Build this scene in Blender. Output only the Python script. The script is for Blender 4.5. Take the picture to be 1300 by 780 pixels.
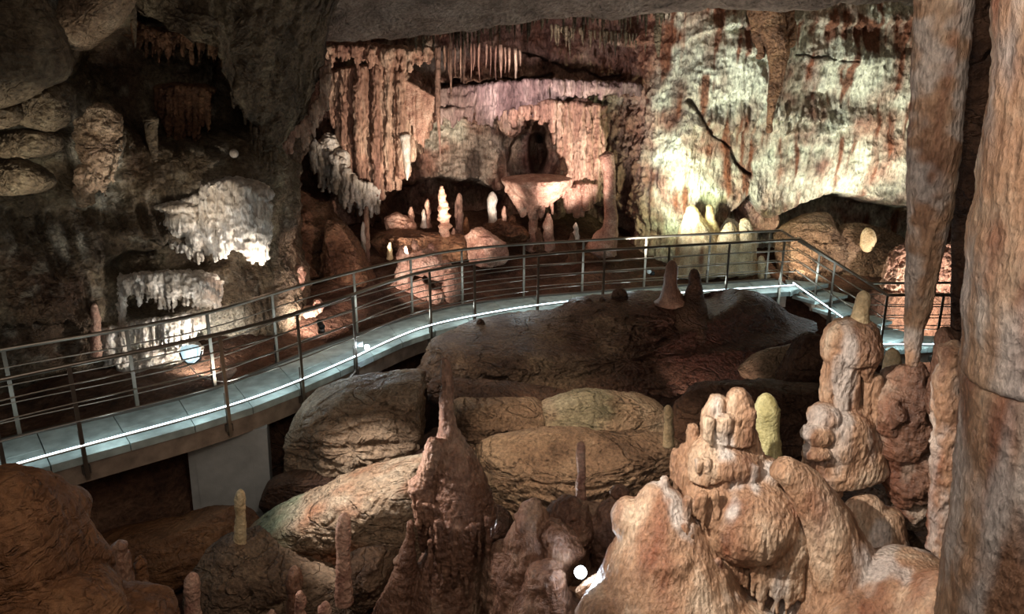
import bpy, math, random
import numpy as np

for o in list(bpy.data.objects):
    bpy.data.objects.remove(o)
C = bpy.context.scene.collection
PI = math.pi

# ------------------------------------------------------------------ camera
F = 940.0; PIT = math.radians(16); H = 3.75
cp, sp = math.cos(PIT), math.sin(PIT)
cam = bpy.data.cameras.new('camera'); cam.sensor_width = 36; cam.lens = F / 1300 * 36
cam.clip_start = 0.05; cam.clip_end = 200
co = bpy.data.objects.new('camera', cam); C.objects.link(co)
co.location = (0, 0, H); co.rotation_euler = (PI / 2 - PIT, 0, 0)
bpy.context.scene.camera = co


def P(px, py, Y):
    """world point seen at that pixel, Y metres ahead"""
    u = (px - 650) / F; v = (390 - py) / F
    dy = cp + v * sp; dz = -sp + v * cp
    t = Y / dy
    return np.array((u * t, Y, H + dz * t))


def D(px, py, z):
    u = (px - 650) / F; v = (390 - py) / F
    dy = cp + v * sp; dz = -sp + v * cp
    t = (z - H) / dz
    return np.array((u * t, dy * t, z))


def proj(p):
    x, y, z = p
    d = y * cp - (z - H) * sp
    return 650 + F * x / d, 390 - F * (y * sp + (z - H) * cp) / d


# ------------------------------------------------------------------ world, exposure
sc = bpy.context.scene
sc.view_settings.view_transform = 'Standard'; sc.view_settings.look = 'None'
sc.view_settings.exposure = 0.18; sc.view_settings.gamma = 1
sc.view_settings.use_curve_mapping = False
w = bpy.data.worlds.new('cave_dark'); sc.world = w; w.use_nodes = True
w.node_tree.nodes['Background'].inputs[0].default_value = (.75, .62, .52, 1)
w.node_tree.nodes['Background'].inputs[1].default_value = 0.035


# ------------------------------------------------------------------ the cave's lamps, and fill lights added among them
def spot(src, dst, col, power, size=80, rad=.06, blend=.6):
    l = bpy.data.lights.new('spot_or_fill', 'SPOT'); l.energy = power; l.color = col
    l.spot_size = math.radians(size); l.spot_blend = blend; l.shadow_soft_size = rad
    o = bpy.data.objects.new('spot_or_fill', l); C.objects.link(o)
    a = P(*src); b = P(*dst)
    import mathutils
    o.location = a
    o.rotation_euler = mathutils.Vector(b - a).to_track_quat('-Z', 'Y').to_euler()
    return o


def area(src, dst, col, power, size):
    l = bpy.data.lights.new('added_fill', 'AREA'); l.energy = power; l.color = col; l.size = size
    o = bpy.data.objects.new('added_fill', l); C.objects.link(o)
    import mathutils
    a = P(*src); b = P(*dst); o.location = a
    o.rotation_euler = mathutils.Vector(b - a).to_track_quat('-Z', 'Y').to_euler()
    return o


WARM = (1, .76, .54); PINK = (1, .81, .73); WHITE = (1, .93, .84); COOL = (.8, .93, 1); GREEN = (.93, 1, .6)
# right wall: greenish yellow flood low at the foot of the wall
spot((868, 268, 15.6), (880, 200, 17.2), GREEN, 150, 160, .1)
spot((800, 330, 14.0), (950, 130, 17), (1, 1, .9), 1150, 80, .1)
spot((1150, 300, 14.6), (1050, 110, 17), (1, .95, .76), 420, 90, .1)
# centre
spot((760, 322, 14.4), (690, 135, 18), PINK, 900, 52, .06)
spot((730, 322, 14.4), (682, 236, 16.6), (1, .86, .74), 45, 40, .05)
spot((600, 318, 13.8), (510, 145, 17.2), (1, .84, .68), 900, 54, .06)
spot((520, 372, 13.0), (545, 345, 15), PINK, 60, 80, .04)
spot((560, 70, 13.0), (640, 330, 17), (1, .68, .58), 150, 70, .3)
spot((640, 130, 15.5), (690, 70, 18), (1, .86, .86), 170, 110, .1)
spot((660, 318, 14.2), (612, 192, 18), (1, .87, .76), 330, 34, .05)
spot((520, 322, 14.0), (450, 232, 17), (1, .92, .84), 120, 34, .05)
spot((640, 318, 13.9), (490, 275, 16.5), (1, .74, .52), 70, 60, .05)  # weak fill added to lift the brown slope, not a cave lamp
spot((470, 335, 14.2), (620, 170, 18), (1, .85, .7), 520, 50, .06)
spot((600, 322, 14.0), (580, 285, 16), PINK, 60, 80, .06)
# left grottoes
spot((262, 470, 9.9), (215, 400, 11.2), WHITE, 80, 120, .04)
spot((335, 372, 10.2), (275, 275, 11.2), WHITE, 80, 80, .04)
spot((392, 420, 11.6), (400, 330, 14), PINK, 110, 120, .04)
spot((300, 330, 9.6), (370, 430, 11.6), (1, .68, .5), 45, 90, .06)  # soft warm fill added for the ground behind the railing
spot((470, 380, 12.0), (400, 300, 14.4), (1, .7, .58), 50, 90, .05)
spot((170, 320, 8.9), (124, 195, 9.8), WHITE, 60, 34, .05)
spot((20, 330, 7.5), (30, 80, 9.5), (1, .9, .72), 90, 70, .1)
spot((180, 400, 8.9), (290, 268, 10.8), WHITE, 75, 36, .04)
spot((310, 500, 8.8), (215, 392, 10.4), WHITE, 90, 42, .04)
spot((60, 520, 8.6), (60, 300, 9.3), (1, .9, .7), 34, 80, .1)
# recess right
spot((1010, 330, 15.6), (1040, 310, 17.0), (1, .82, .6), 110, 130, .06)
spot((1205, 408, 14.2), (1190, 380, 15.6), (1, .86, .74), 420, 150, .05)
# ceiling edge: upward light added to brighten the dark roof
spot((900, 300, 14.4), (800, -30, 13.6), (1, .9, .8), 260, 120, .2)
# middle boulders
spot((520, 620, 7.6), (450, 530, 9), (1, .9, .82), 560, 60, .04)
spot((390, 380, 7.0), (470, 640, 7.5), (1, .93, .86), 420, 50, .05)
spot((640, 260, 6.6), (740, 600, 8.4), (1, .8, .6), 620, 50, .06)
spot((905, 530, 9.7), (895, 480, 11.2), (1, .74, .62), 60, 84, .04)
spot((1040, 520, 10.2), (980, 440, 12.3), (1, .74, .6), 40, 100, .04)
spot((240, 330, 9.6), (235, 100, 11.5), (1, .82, .6), 26, 80, .1)  # upper left grotto: weak light added to bring out its dark inside
spot((380, 250, 9.0), (640, 450, 11), (1, .88, .72), 250, 60, .05)
# foreground
spot((400, 190, 3.0), (1010, 640, 4.4), (1, .9, .79), 760, 46, .025)
spot((1020, 100, 1.2), (1290, 420, 2.7), (1, .86, .74), 60, 120, .04)
spot((60, 300, 2.0), (60, 700, 3.8), (1, .72, .5), 24, 90, .1)
area((650, -700, 2.0), (650, 500, 9), (1, .86, .74), 80, 4)  # broad soft fill added over the whole view, no lamp of the cave
spot((300, 600, 5.9), (470, 700, 5.5), (1, .85, .75), 50, 90, .03)
spot((440, 540, 5.5), (568, 590, 5.6), (1, .88, .82), 60, 90, .02)
spot((650, 672, 6.5), (738, 600, 5.9), (1, .92, .88), 45, 100, .02)
spot((440, 260, 3.6), (330, 740, 6.6), (1, .84, .68), 90, 46, .05)  # fill added to brighten the lower left rocks
spot((330, 760, 7.0), (165, 715, 5.3), (1, .5, .25), 6, 60, .03)

# ================================================================== library
rng = random.Random(7)
_r = np.random.RandomState(11)
_perm = _r.permutation(256).astype(np.int32); _perm = np.concatenate([_perm, _perm, _perm])
_g = _r.normal(size=(256, 3)).astype(np.float32); _g /= np.linalg.norm(_g, axis=1)[:, None]


def pn(p, seed=0):
    """gradient noise, about -1..1, for an (N,3) array"""
    p = np.asarray(p, np.float32) + np.float32(seed * 17.31)
    i = np.floor(p); f = p - i; i = i.astype(np.int32) & 255
    u = f * f * f * (f * (f * 6 - 15) + 10)
    out = 0
    for dx in (0, 1):
        wx = u[:, 0] if dx else 1 - u[:, 0]
        a = _perm[(i[:, 0] + dx) & 255]
        for dy in (0, 1):
            wy = u[:, 1] if dy else 1 - u[:, 1]
            b = _perm[a + ((i[:, 1] + dy) & 255)]
            for dz in (0, 1):
                wz = u[:, 2] if dz else 1 - u[:, 2]
                h = _perm[b + ((i[:, 2] + dz) & 255)] & 255
                g = _g[h]
                out = out + wx * wy * wz * (g[:, 0] * (f[:, 0] - dx) + g[:, 1] * (f[:, 1] - dy) + g[:, 2] * (f[:, 2] - dz))
    return out * 1.5


def fbm(p, o=4, seed=0, gain=.5):
    p = np.asarray(p, np.float32); s = 0; a = 1
    for k in range(o):
        s = s + a * pn(p, seed + k); p = p * 2.03; a *= gain
    return s


def ridge(p, o=3, seed=0):
    p = np.asarray(p, np.float32); s = 0; a = 1
    for k in range(o):
        s = s + a * (1 - 2 * np.abs(pn(p, seed + k))); p = p * 2.1; a *= .5
    return s


def sst(a, b, x):
    t = np.clip((x - a) / (b - a), 0, 1)
    return t * t * (3 - 2 * t)


def lin(c):
    return tuple((x / 12.92 if x <= .04045 else ((x + .055) / 1.055) ** 2.4) for x in (v / 255 for v in c)) + (1,)


TRI = 0


def mesh_np(name, V, Fq, smooth=True):
    global TRI
    V = np.asarray(V, np.float32); Fq = np.asarray(Fq, np.int32)
    me = bpy.data.meshes.new(name)
    me.vertices.add(len(V)); me.vertices.foreach_set('co', V.ravel())
    k = Fq.shape[1]
    me.loops.add(len(Fq) * k); me.loops.foreach_set('vertex_index', Fq.ravel())
    me.polygons.add(len(Fq)); me.polygons.foreach_set('loop_start', np.arange(0, len(Fq) * k, k, dtype=np.int32))
    me.update(calc_edges=True)
    if smooth: me.shade_smooth()
    else: me.shade_flat()
    me.validate()
    TRI += len(Fq) * (k - 2)
    return me


def link(name, me, mat, parent=None, origin=None):
    """one mesh object; its data is in world coordinates and is moved to an origin at its base"""
    if origin is None:
        n = len(me.vertices); a = np.empty(n * 3, np.float32); me.vertices.foreach_get('co', a); a = a.reshape(-1, 3)
        origin = np.array(((a[:, 0].min() + a[:, 0].max()) / 2, (a[:, 1].min() + a[:, 1].max()) / 2, a[:, 2].min()))
    if parent is not None: origin = np.array(parent.location)
    n = len(me.vertices); a = np.empty(n * 3, np.float32); me.vertices.foreach_get('co', a)
    a = (a.reshape(-1, 3) - np.asarray(origin, np.float32)).ravel(); me.vertices.foreach_set('co', a)
    o = bpy.data.objects.new(name, me); C.objects.link(o)
    if mat: me.materials.append(mat)
    if parent is not None: o.parent = parent
    else: o.location = origin
    return o


def obj(name, V, Fq, mat, parent=None, smooth=True, origin=None):
    return link(name, mesh_np(name, V, Fq, smooth), mat, parent, origin)


def sub(name, V, Fq, mat, part, smooth=True):
    """sub-part of a part whose own location is zero inside its thing"""
    o = link(name, mesh_np(name, V, Fq, smooth), mat, None, np.array(part.parent.location))
    o.parent = part; o.location = (0, 0, 0)
    return o


def tag(o, label=None, cat=None, group=None, kind=None):
    if label: o['label'] = label
    if cat: o['category'] = cat
    if group: o['group'] = group
    if kind: o['kind'] = kind
    return o


def empty(name, loc, label, cat, group=None):
    o = bpy.data.objects.new(name, None); C.objects.link(o); o.location = tuple(loc); o.empty_display_size = .1
    return tag(o, label, cat, group)


def vattr(o, name, vals):
    a = o.data.attributes.new(name, 'FLOAT', 'POINT'); a.data.foreach_set('value', np.asarray(vals, np.float32))


def gridfaces(nu, nv, wrap=False):
    """faces of a grid with index u*nv+v"""
    u = np.arange(nu if wrap else nu - 1); v = np.arange(nv - 1)
    U, W = np.meshgrid(u, v, indexing='ij'); U2 = (U + 1) % nu
    return np.stack([U * nv + W, U2 * nv + W, U2 * nv + W + 1, U * nv + W + 1], -1).reshape(-1, 4)


def merge(parts):
    V = []; Q = []; n = 0
    for v, f in parts:
        V.append(v); Q.append(np.asarray(f) + n); n += len(v)
    return np.concatenate(V), np.concatenate(Q)


def box(cx, cy, cz, sx, sy, sz, rot=0):
    v = np.array([(x, y, z) for x in (-.5, .5) for y in (-.5, .5) for z in (-.5, .5)]) * (sx, sy, sz)
    c, s = math.cos(rot), math.sin(rot)
    v = np.stack([v[:, 0] * c - v[:, 1] * s + cx, v[:, 0] * s + v[:, 1] * c + cy, v[:, 2] + cz], 1)
    return v, np.array([(0, 1, 3, 2), (4, 6, 7, 5), (0, 4, 5, 1), (2, 3, 7, 6), (0, 2, 6, 4), (1, 5, 7, 3)])


def prism(quad, z0, z1):
    """box on a 4-point plan outline (counter-clockwise)"""
    v = np.array([(x, y, z0) for x, y in quad] + [(x, y, z1) for x, y in quad])
    return v, np.array([(3, 2, 1, 0), (4, 5, 6, 7), (0, 1, 5, 4), (1, 2, 6, 5), (2, 3, 7, 6), (3, 0, 4, 7)])


def smoothpts(pts, n):
    """Catmull-Rom through the rows of pts, n samples spread by length"""
    p = np.asarray(pts, float)
    if len(p) == 2:
        t = np.linspace(0, 1, n)[:, None]; return p[0] * (1 - t) + p[1] * t
    q = np.vstack([2 * p[0] - p[1], p, 2 * p[-1] - p[-2]])
    d = np.linalg.norm(np.diff(p[:, :3], axis=0), axis=1) + 1e-6; s = np.concatenate([[0], np.cumsum(d)])
    t = np.linspace(0, s[-1], n); k = np.clip(np.searchsorted(s, t, side='right') - 1, 0, len(d) - 1)
    u = ((t - s[k]) / d[k])[:, None]
    a, b, c, e = q[k], q[k + 1], q[k + 2], q[k + 3]
    return .5 * (2 * b + (c - a) * u + (2 * a - 5 * b + 4 * c - e) * u ** 2 + (3 * b - a - 3 * c + e) * u ** 3)


def tube_w(pts, seg=20, res=None, closed=True, bump=0., bf=6., flute=0., ff=20., ring=0., rf=30., seed=0, flat=1.):
    """pts: rows (x,y,z,r) in world; a round body along them, with the ends closed"""
    p = np.asarray(pts, float)
    L = np.linalg.norm(np.diff(p[:, :3], axis=0), axis=1).sum()
    rm = p[:, 3].max()
    n = res or int(max(8, min(160, L / max(2 * PI * rm / seg, .004))))
    q = smoothpts(p, n); c = q[:, :3]; r = np.maximum(q[:, 3], .0008)
    T = np.gradient(c, axis=0); T /= np.linalg.norm(T, axis=1)[:, None] + 1e-9
    ref = np.array((0, 1., 0)) if abs(T[:, 1]).mean() < .8 else np.array((1., 0, 0))
    A = np.cross(T, ref); A /= np.linalg.norm(A, axis=1)[:, None] + 1e-9; B = np.cross(T, A)
    th = np.linspace(0, 2 * PI, seg, endpoint=False)
    dirs = A[:, None] * np.cos(th)[None, :, None] + B[:, None] * np.sin(th)[None, :, None] * flat
    V = c[:, None] + dirs * r[:, None, None]
    W = V.reshape(-1, 3)
    k = np.ones(len(W))
    if bump: k = k + bump * fbm(W * bf, 3, seed)
    if flute: k = k + flute * ridge(W * (ff, ff, ff * .1), 2, seed + 5)
    if ring: k = k + ring * pn(np.stack([W[:, 0] * 4, W[:, 1] * 4, W[:, 2] * rf], 1), seed + 9)
    V = c[:, None] + dirs * (r[:, None] * k.reshape(n, seg))[..., None]
    # round end caps
    V = V.reshape(-1, 3)
    Fq = gridfaces(n, seg)[:, :]
    # wrap the seam
    u = np.arange(n - 1); s = np.full(n - 1, seg - 1)
    seam = np.stack([u * seg + s, (u + 1) * seg + s, (u + 1) * seg, u * seg], -1)
    Fq = np.concatenate([Fq, seam])
    e0 = c[0] - T[0] * r[0] * .5; e1 = c[-1] + T[-1] * r[-1] * .5
    i0 = len(V); V = np.vstack([V, e0, e1]); j = np.arange(0, seg, 2)
    cap0 = np.stack([np.full(len(j), i0), j, (j + 1) % seg, (j + 2) % seg], -1)
    b = (n - 1) * seg
    cap1 = np.stack([np.full(len(j), i0 + 1), b + (j + 2) % seg, b + (j + 1) % seg, b + j], -1)
    return V, np.concatenate([Fq, cap0, cap1])[:, ::-1]


def pxpts(pts, Y):
    """(px,py,rpx[,dY]) rows to world rows (x,y,z,r)"""
    out = []
    for q in pts:
        y = Y + (q[3] if len(q) > 3 else 0)
        p = P(q[0], q[1], y); d = p[1] * cp - (p[2] - H) * sp
        out.append((*p, q[2] * d / F))
    return np.array(out)


def tube(pts, Y, **k):
    if k.pop('tip', True):
        # a rounded tip on whichever end is thin
        pass
    return tube_w(pxpts(pts, Y), **k)


def blob(outline, Y, T, n=120, m=70, sq=.75, rough=.1, rf=1.5, fine=.015, seed=0, strata=0., back=None, crack=0., cuts=16, cutk=.86):
    """a boulder: outline in pixels with its own distances (or Y), half thickness T"""
    p = np.array([P(q[0], q[1], q[2] if len(q) > 2 else Y) for q in outline])
    s = smoothpts(np.vstack([p, p[:1]]), n + 1)[:-1]
    c = p.mean(0) * .5 + (p.min(0) + p.max(0)) * .25
    ph = np.linspace(0, PI, m)
    k = np.sin(ph) ** sq; dd = -np.cos(ph); dd = np.sign(dd) * np.abs(dd) ** (sq + .25)
    tb = T if back is None else back
    V = c + (s - c)[:, None, :] * k[None, :, None]
    V[:, :, 1] += np.where(dd < 0, dd * T, dd * tb)[None, :]
    V = V.reshape(-1, 3)
    # break faces off: trim against random planes, mostly facing outwards and up
    g = np.random.RandomState(seed + 77)
    W = V - c; ext = np.abs(W).max(0) + 1e-6; W = W / ext
    for _ in range(cuts):
        n_ = g.normal(size=3) * (.8, 1.2, .8); n_[1] = -abs(n_[1]); n_ /= np.linalg.norm(n_)
        h = W @ n_; lim = h.max() * g.uniform(cutk - .12, cutk + .08)
        over = np.clip(h - lim + .03 * fbm(W * 2, 2, seed + _), 0, None)
        W = W - over[:, None] * n_ * .93
    V = W * ext + c
    N = V - c; N /= np.linalg.norm(N, axis=1)[:, None] + 1e-9
    d = rough * fbm(V * rf, 4, seed) + fine * fbm(V * rf * 9, 3, seed + 20)
    if strata:
        lv = V + .12 * np.stack([pn(V * 1.5, seed + 8)] * 3, 1)
        d = d + strata * ridge(lv * (.8, .8, 6), 3, seed + 31)
    if crack:
        for q, (fx, fz) in enumerate(((1.1, 2.4), (2.1, 1.3))):
            cr = np.abs(pn(V * (fx, fx, fz) + .7 * fbm(V * 1.3, 2, seed + 3)[:, None], seed + 41 + q)); d = d - crack * (1 - sst(0, .05, cr))
    edge = .35 + .65 * (1 - np.tile(np.sin(ph) ** 4, n))
    V = V + N * (d * edge)[:, None]
    return V, gridfaces(n, m, wrap=True)[:, ::-1]


def ell(px, py, Y, rx, ry, rd=None, seg=24):
    """ellipsoid; radii in pixels, depth radius in metres"""
    p = P(px, py, Y); d = p[1] * cp - (p[2] - H) * sp; k = d / F
    rd = rd if rd is not None else (rx + ry) / 2 * k
    th = np.linspace(0, 2 * PI, seg, endpoint=False); ph = np.linspace(0.02, PI - .02, seg // 2)
    V = np.stack([np.outer(np.cos(th), np.sin(ph)) * rx * k, np.outer(np.sin(th), np.sin(ph)) * rd,
                  np.outer(np.ones(seg), np.cos(ph)) * ry * k], -1).reshape(-1, 3) + p
    return V, gridfaces(seg, seg // 2, wrap=True)[:, ::-1]


def capped(V, Fq, seg, m):
    return V, Fq


def curtain(top, bot, Y, step, r, seed=0, jl=4., jy=.03, taper=.45, bow=0., seg=8):
    """vertical fluted drapery: close-set tapering ribs between two pixel polylines"""
    g = random.Random(seed); out = []; x0 = top[0][0]; x1 = top[-1][0]; x = x0
    while x <= x1:
        a = np.interp(x, [q[0] for q in top], [q[1] for q in top]) + g.uniform(-1.5, 1.5)
        b = np.interp(x, [q[0] for q in bot], [q[1] for q in bot]) + g.uniform(-jl, jl)
        rr = r * g.uniform(.65, 1.35); y = Y + g.uniform(-jy, jy) - bow * math.sin(PI * (x - x0) / max(1, x1 - x0))
        if b > a + 3:
            out.append(tube([(x, a, rr), (x + g.uniform(-.7, .7), a * .5 + b * .5, rr * g.uniform(.8, 1.1)), (x + g.uniform(-1, 1), b, rr * taper)], y, seg=seg, res=12))
        x += step * g.uniform(.75, 1.25)
    return out


def hang(line, Y, rpx, lpx, n, seed=0, seg=8, taper=.25, jit=.5, dY=.0):
    """a fringe of little drips below a pixel polyline: list of tubes"""
    r = random.Random(seed); L = smoothpts([(a, b, 0) for a, b in line], n); out = []
    for k in range(n):
        x, y = L[k][0] + r.uniform(-1, 1) * rpx, L[k][1]
        l = lpx * r.uniform(1 - jit, 1 + jit); q = rpx * r.uniform(.6, 1.4)
        out.append(tube([(x, y - q * 1.5, q), (x + r.uniform(-1, 1), y + l * .5, q * .75), (x + r.uniform(-1, 1), y + l, q * taper)],
                        Y + r.uniform(-dY, dY), seg=seg, res=8))
    return out


def remesh(name, parts, voxel, mat, parent=None, flute=.012, ff=14., pop=.01, pf=12., big=.03, bf=2.5, seed=0, sm=2, label=None, cat=None, group=None, fn=None, drip=.0):
    """parts fused into one continuous body, then relief is worked into it"""
    global TRI
    V, Q = merge(parts)
    me = mesh_np('tmp', V, Q)
    t = bpy.data.objects.new('tmp', me); C.objects.link(t)
    m = t.modifiers.new('r', 'REMESH'); m.mode = 'VOXEL'; m.voxel_size = voxel
    if sm:
        s = t.modifiers.new('s', 'SMOOTH'); s.iterations = sm; s.factor = .5
    dg = bpy.context.evaluated_depsgraph_get(); dg.update()
    e = t.evaluated_get(dg); m2 = bpy.data.meshes.new_from_object(e)
    bpy.data.objects.remove(t); bpy.data.meshes.remove(me); TRI -= 2 * len(Q)
    n = len(m2.vertices); V = np.empty(n * 3, np.float32); m2.vertices.foreach_get('co', V); V = V.reshape(-1, 3)
    N = np.empty(n * 3, np.float32); m2.vertices.foreach_get('normal', N); N = N.reshape(-1, 3)
    steep = 1 - np.abs(N[:, 2])
    wv = V + .1 * np.stack([pn(V * 2, seed + 50), pn(V * 2, seed + 51), 0 * V[:, 0]], 1)
    d = big * fbm(V * bf, 3, seed) + flute * steep * ridge(wv * (ff, ff, ff * .13), 2, seed + 3) + pop * fbm(V * pf, 3, seed + 7)
    if drip: d = d + drip * ridge(np.stack([V[:, 0] * 3, V[:, 1] * 3, V[:, 2] * 22], 1), 1, seed + 12)
    if fn is not None: d = d + fn(V, N)
    V = V + N * d[:, None]
    m2.vertices.foreach_set('co', V.ravel()); m2.update(); m2.shade_smooth(); m2.materials.clear()
    TRI += 2 * len(m2.polygons); m2.name = name
    o = link(name, m2, mat, parent)
    if label: tag(o, label, cat, group)
    return o


# ------------------------------------------------------------------ materials
def stone(name, cols, scale=2., streak=1., bump=.35, bscale=30., rough=.62, stain=(120, 60, 35), calc=(225, 215, 195), fine=.5, spec=.35, grain=1., bst=1., crack=0., cscale=1.6):
    m = bpy.data.materials.new(name); m.use_nodes = True; nt = m.node_tree; N = nt.nodes; L = nt.links
    b = N['Principled BSDF']; b.inputs['Roughness'].default_value = rough
    b.inputs['Specular IOR Level'].default_value = spec
    tc = N.new('ShaderNodeTexCoord')
    mp = N.new('ShaderNodeMapping'); mp.inputs['Scale'].default_value = (scale, scale, scale / streak); L.new(tc.outputs['Object'], mp.inputs[0])
    n1 = N.new('ShaderNodeTexNoise'); n1.inputs['Scale'].default_value = 1; n1.inputs['Detail'].default_value = 7; n1.inputs['Roughness'].default_value = .62
    n1.inputs['Distortion'].default_value = .4
    L.new(mp.outputs[0], n1.inputs['Vector'])
    cr = N.new('ShaderNodeValToRGB'); L.new(n1.outputs['Fac'], cr.inputs[0])
    e = cr.color_ramp.elements; k = len(cols)
    while len(e) < k: e.new(.5)
    for i, c in enumerate(cols):
        e[i].position = .32 + .38 * i / (k - 1); e[i].color = lin(c)
    # finer mottling
    n2 = N.new('ShaderNodeTexNoise'); n2.inputs['Scale'].default_value = bscale; n2.inputs['Detail'].default_value = 5; n2.inputs['Roughness'].default_value = .65
    m2 = N.new('ShaderNodeMapping'); m2.inputs['Scale'].default_value = (1, 1, 1 / bst); L.new(tc.outputs['Object'], m2.inputs[0]); L.new(m2.outputs[0], n2.inputs['Vector'])
    mr = N.new('ShaderNodeMapRange'); mr.inputs[1].default_value = .3; mr.inputs[2].default_value = .7
    mr.inputs[3].default_value = 1 - fine * .75; mr.inputs[4].default_value = 1 + fine * .5
    L.new(n2.outputs['Fac'], mr.inputs[0])
    mu = N.new('ShaderNodeMix'); mu.data_type = 'RGBA'; mu.blend_type = 'MULTIPLY'; mu.inputs[0].default_value = 1
    col = cr.outputs[0]
    for att, c in (('stain', stain), ('calcite', calc)):
        a = N.new('ShaderNodeAttribute'); a.attribute_name = att
        x = N.new('ShaderNodeMix'); x.data_type = 'RGBA'; L.new(a.outputs['Fac'], x.inputs[0]); L.new(col, x.inputs[6]); x.inputs[7].default_value = lin(c)
        x.clamp_factor = True
        col = x.outputs[2]
    L.new(col, mu.inputs[6]); L.new(mr.outputs[0], mu.inputs[7]); L.new(mu.outputs[2], b.inputs['Base Color'])
    v = N.new('ShaderNodeTexVoronoi'); v.inputs['Scale'].default_value = bscale * .8; L.new(m2.outputs[0], v.inputs['Vector'])
    ad = N.new('ShaderNodeMath'); ad.operation = 'MULTIPLY_ADD'; ad.inputs[1].default_value = .5 * grain
    L.new(v.outputs['Distance'], ad.inputs[0]); L.new(n2.outputs['Fac'], ad.inputs[2])
    bp = N.new('ShaderNodeBump'); bp.inputs['Strength'].default_value = bump; bp.inputs['Distance'].default_value = 1.3 / bscale
    L.new(ad.outputs[0], bp.inputs['Height']); out = bp.outputs[0]
    if crack:                                                  # fissures and a coarser broken relief
        for sc_, dist, st_ in ((cscale, .05, 1.), (cscale * 2.7, .022, .8)):
            m3 = N.new('ShaderNodeMapping'); m3.inputs['Scale'].default_value = (sc_ * .8, sc_ * .8, sc_ * 1.7); m3.inputs['Rotation'].default_value = (.2, .35, .1 * sc_); L.new(tc.outputs['Object'], m3.inputs[0])
            n3 = N.new('ShaderNodeTexNoise'); n3.inputs['Scale'].default_value = 1; n3.inputs['Detail'].default_value = 3; n3.inputs['Distortion'].default_value = .8; L.new(m3.outputs[0], n3.inputs['Vector'])
            a1 = N.new('ShaderNodeMath'); a1.operation = 'SUBTRACT'; a1.inputs[1].default_value = .5; L.new(n3.outputs['Fac'], a1.inputs[0])
            a2 = N.new('ShaderNodeMath'); a2.operation = 'ABSOLUTE'; L.new(a1.outputs[0], a2.inputs[0])
            a3 = N.new('ShaderNodeMapRange'); a3.inputs[2].default_value = .018; L.new(a2.outputs[0], a3.inputs[0])
            a4 = N.new('ShaderNodeMath'); a4.operation = 'MULTIPLY_ADD'; a4.inputs[1].default_value = 3.; L.new(n3.outputs['Fac'], a4.inputs[0]); L.new(a3.outputs[0], a4.inputs[2])
            b2 = N.new('ShaderNodeBump'); b2.inputs['Strength'].default_value = crack * st_; b2.inputs['Distance'].default_value = dist
            L.new(a4.outputs[0], b2.inputs['Height']); L.new(out, b2.inputs['Normal']); out = b2.outputs[0]
    L.new(out, b.inputs['Normal'])
    return m


def plain(name, c, rough=.4, metal=0., emit=None, es=0, noise=0.):
    m = bpy.data.materials.new(name); m.use_nodes = True; nt = m.node_tree; b = nt.nodes['Principled BSDF']
    b.inputs['Base Color'].default_value = lin(c); b.inputs['Roughness'].default_value = rough; b.inputs['Metallic'].default_value = metal
    if emit: b.inputs['Emission Color'].default_value = lin(emit); b.inputs['Emission Strength'].default_value = es
    if noise:
        t = nt.nodes.new('ShaderNodeTexCoord'); n = nt.nodes.new('ShaderNodeTexNoise'); n.inputs['Scale'].default_value = 6; n.inputs['Detail'].default_value = 8
        nt.links.new(t.outputs['Object'], n.inputs['Vector'])
        r = nt.nodes.new('ShaderNodeValToRGB'); nt.links.new(n.outputs['Fac'], r.inputs[0])
        r.color_ramp.elements[0].position = .3; r.color_ramp.elements[1].position = .7
        r.color_ramp.elements[0].color = lin([x * (1 - noise) for x in c]); r.color_ramp.elements[1].color = lin([min(255, x * (1 + noise * .6)) for x in c])
        nt.links.new(r.outputs[0], b.inputs['Base Color'])
        bp = nt.nodes.new('ShaderNodeBump'); bp.inputs['Strength'].default_value = .25; bp.inputs['Distance'].default_value = .01
        n3 = nt.nodes.new('ShaderNodeTexNoise'); n3.inputs['Scale'].default_value = 60; n3.inputs['Detail'].default_value = 4
        nt.links.new(t.outputs['Object'], n3.inputs['Vector']); nt.links.new(n3.outputs['Fac'], bp.inputs['Height']); nt.links.new(bp.outputs[0], b.inputs['Normal'])
    return m


M = {}
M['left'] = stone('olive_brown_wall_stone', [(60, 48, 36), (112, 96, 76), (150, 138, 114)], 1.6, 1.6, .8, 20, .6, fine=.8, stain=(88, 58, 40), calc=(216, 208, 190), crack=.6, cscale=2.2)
M['back'] = stone('rust_and_violet_flowstone', [(110, 78, 70), (164, 130, 114), (206, 178, 154)], 1.5, 2.6, 1., 16, .6, fine=.85, stain=(126, 74, 50), calc=(220, 222, 202), bst=2.2)
M['curtain'] = stone('pink_brown_drapery_stone', [(112, 76, 66), (168, 130, 110), (216, 188, 164)], 2.2, 5, .9, 18, .55, fine=.8, stain=(110, 60, 44), calc=(228, 214, 190), bst=4)
M['recess'] = stone('brown_recess_stone', [(78, 50, 36), (124, 88, 64), (164, 128, 96)], 1.8, 1.2, .8, 16, .6, fine=.8, crack=.7, cscale=2)
M['violet'] = stone('violet_grey_flowstone', [(92, 68, 66), (140, 114, 110), (192, 168, 158)], 2.2, 4, .9, 18, .55, fine=.7, bst=4)
M['ceil'] = stone('grey_brown_ceiling_stone', [(104, 90, 80), (142, 126, 114), (172, 158, 146)], 1.2, 1, .8, 14, .7, fine=.6, crack=.6)
M['floor'] = stone('brown_cave_floor', [(60, 40, 30), (92, 64, 48), (122, 92, 72)], 1.5, 1, .8, 13, .7, fine=.7)
M['boulder'] = stone('brown_limestone_boulder', [(92, 70, 54), (134, 108, 86), (168, 144, 118)], 1.3, .5, .9, 26, .58, fine=.8, spec=.4, crack=.8)
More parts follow.
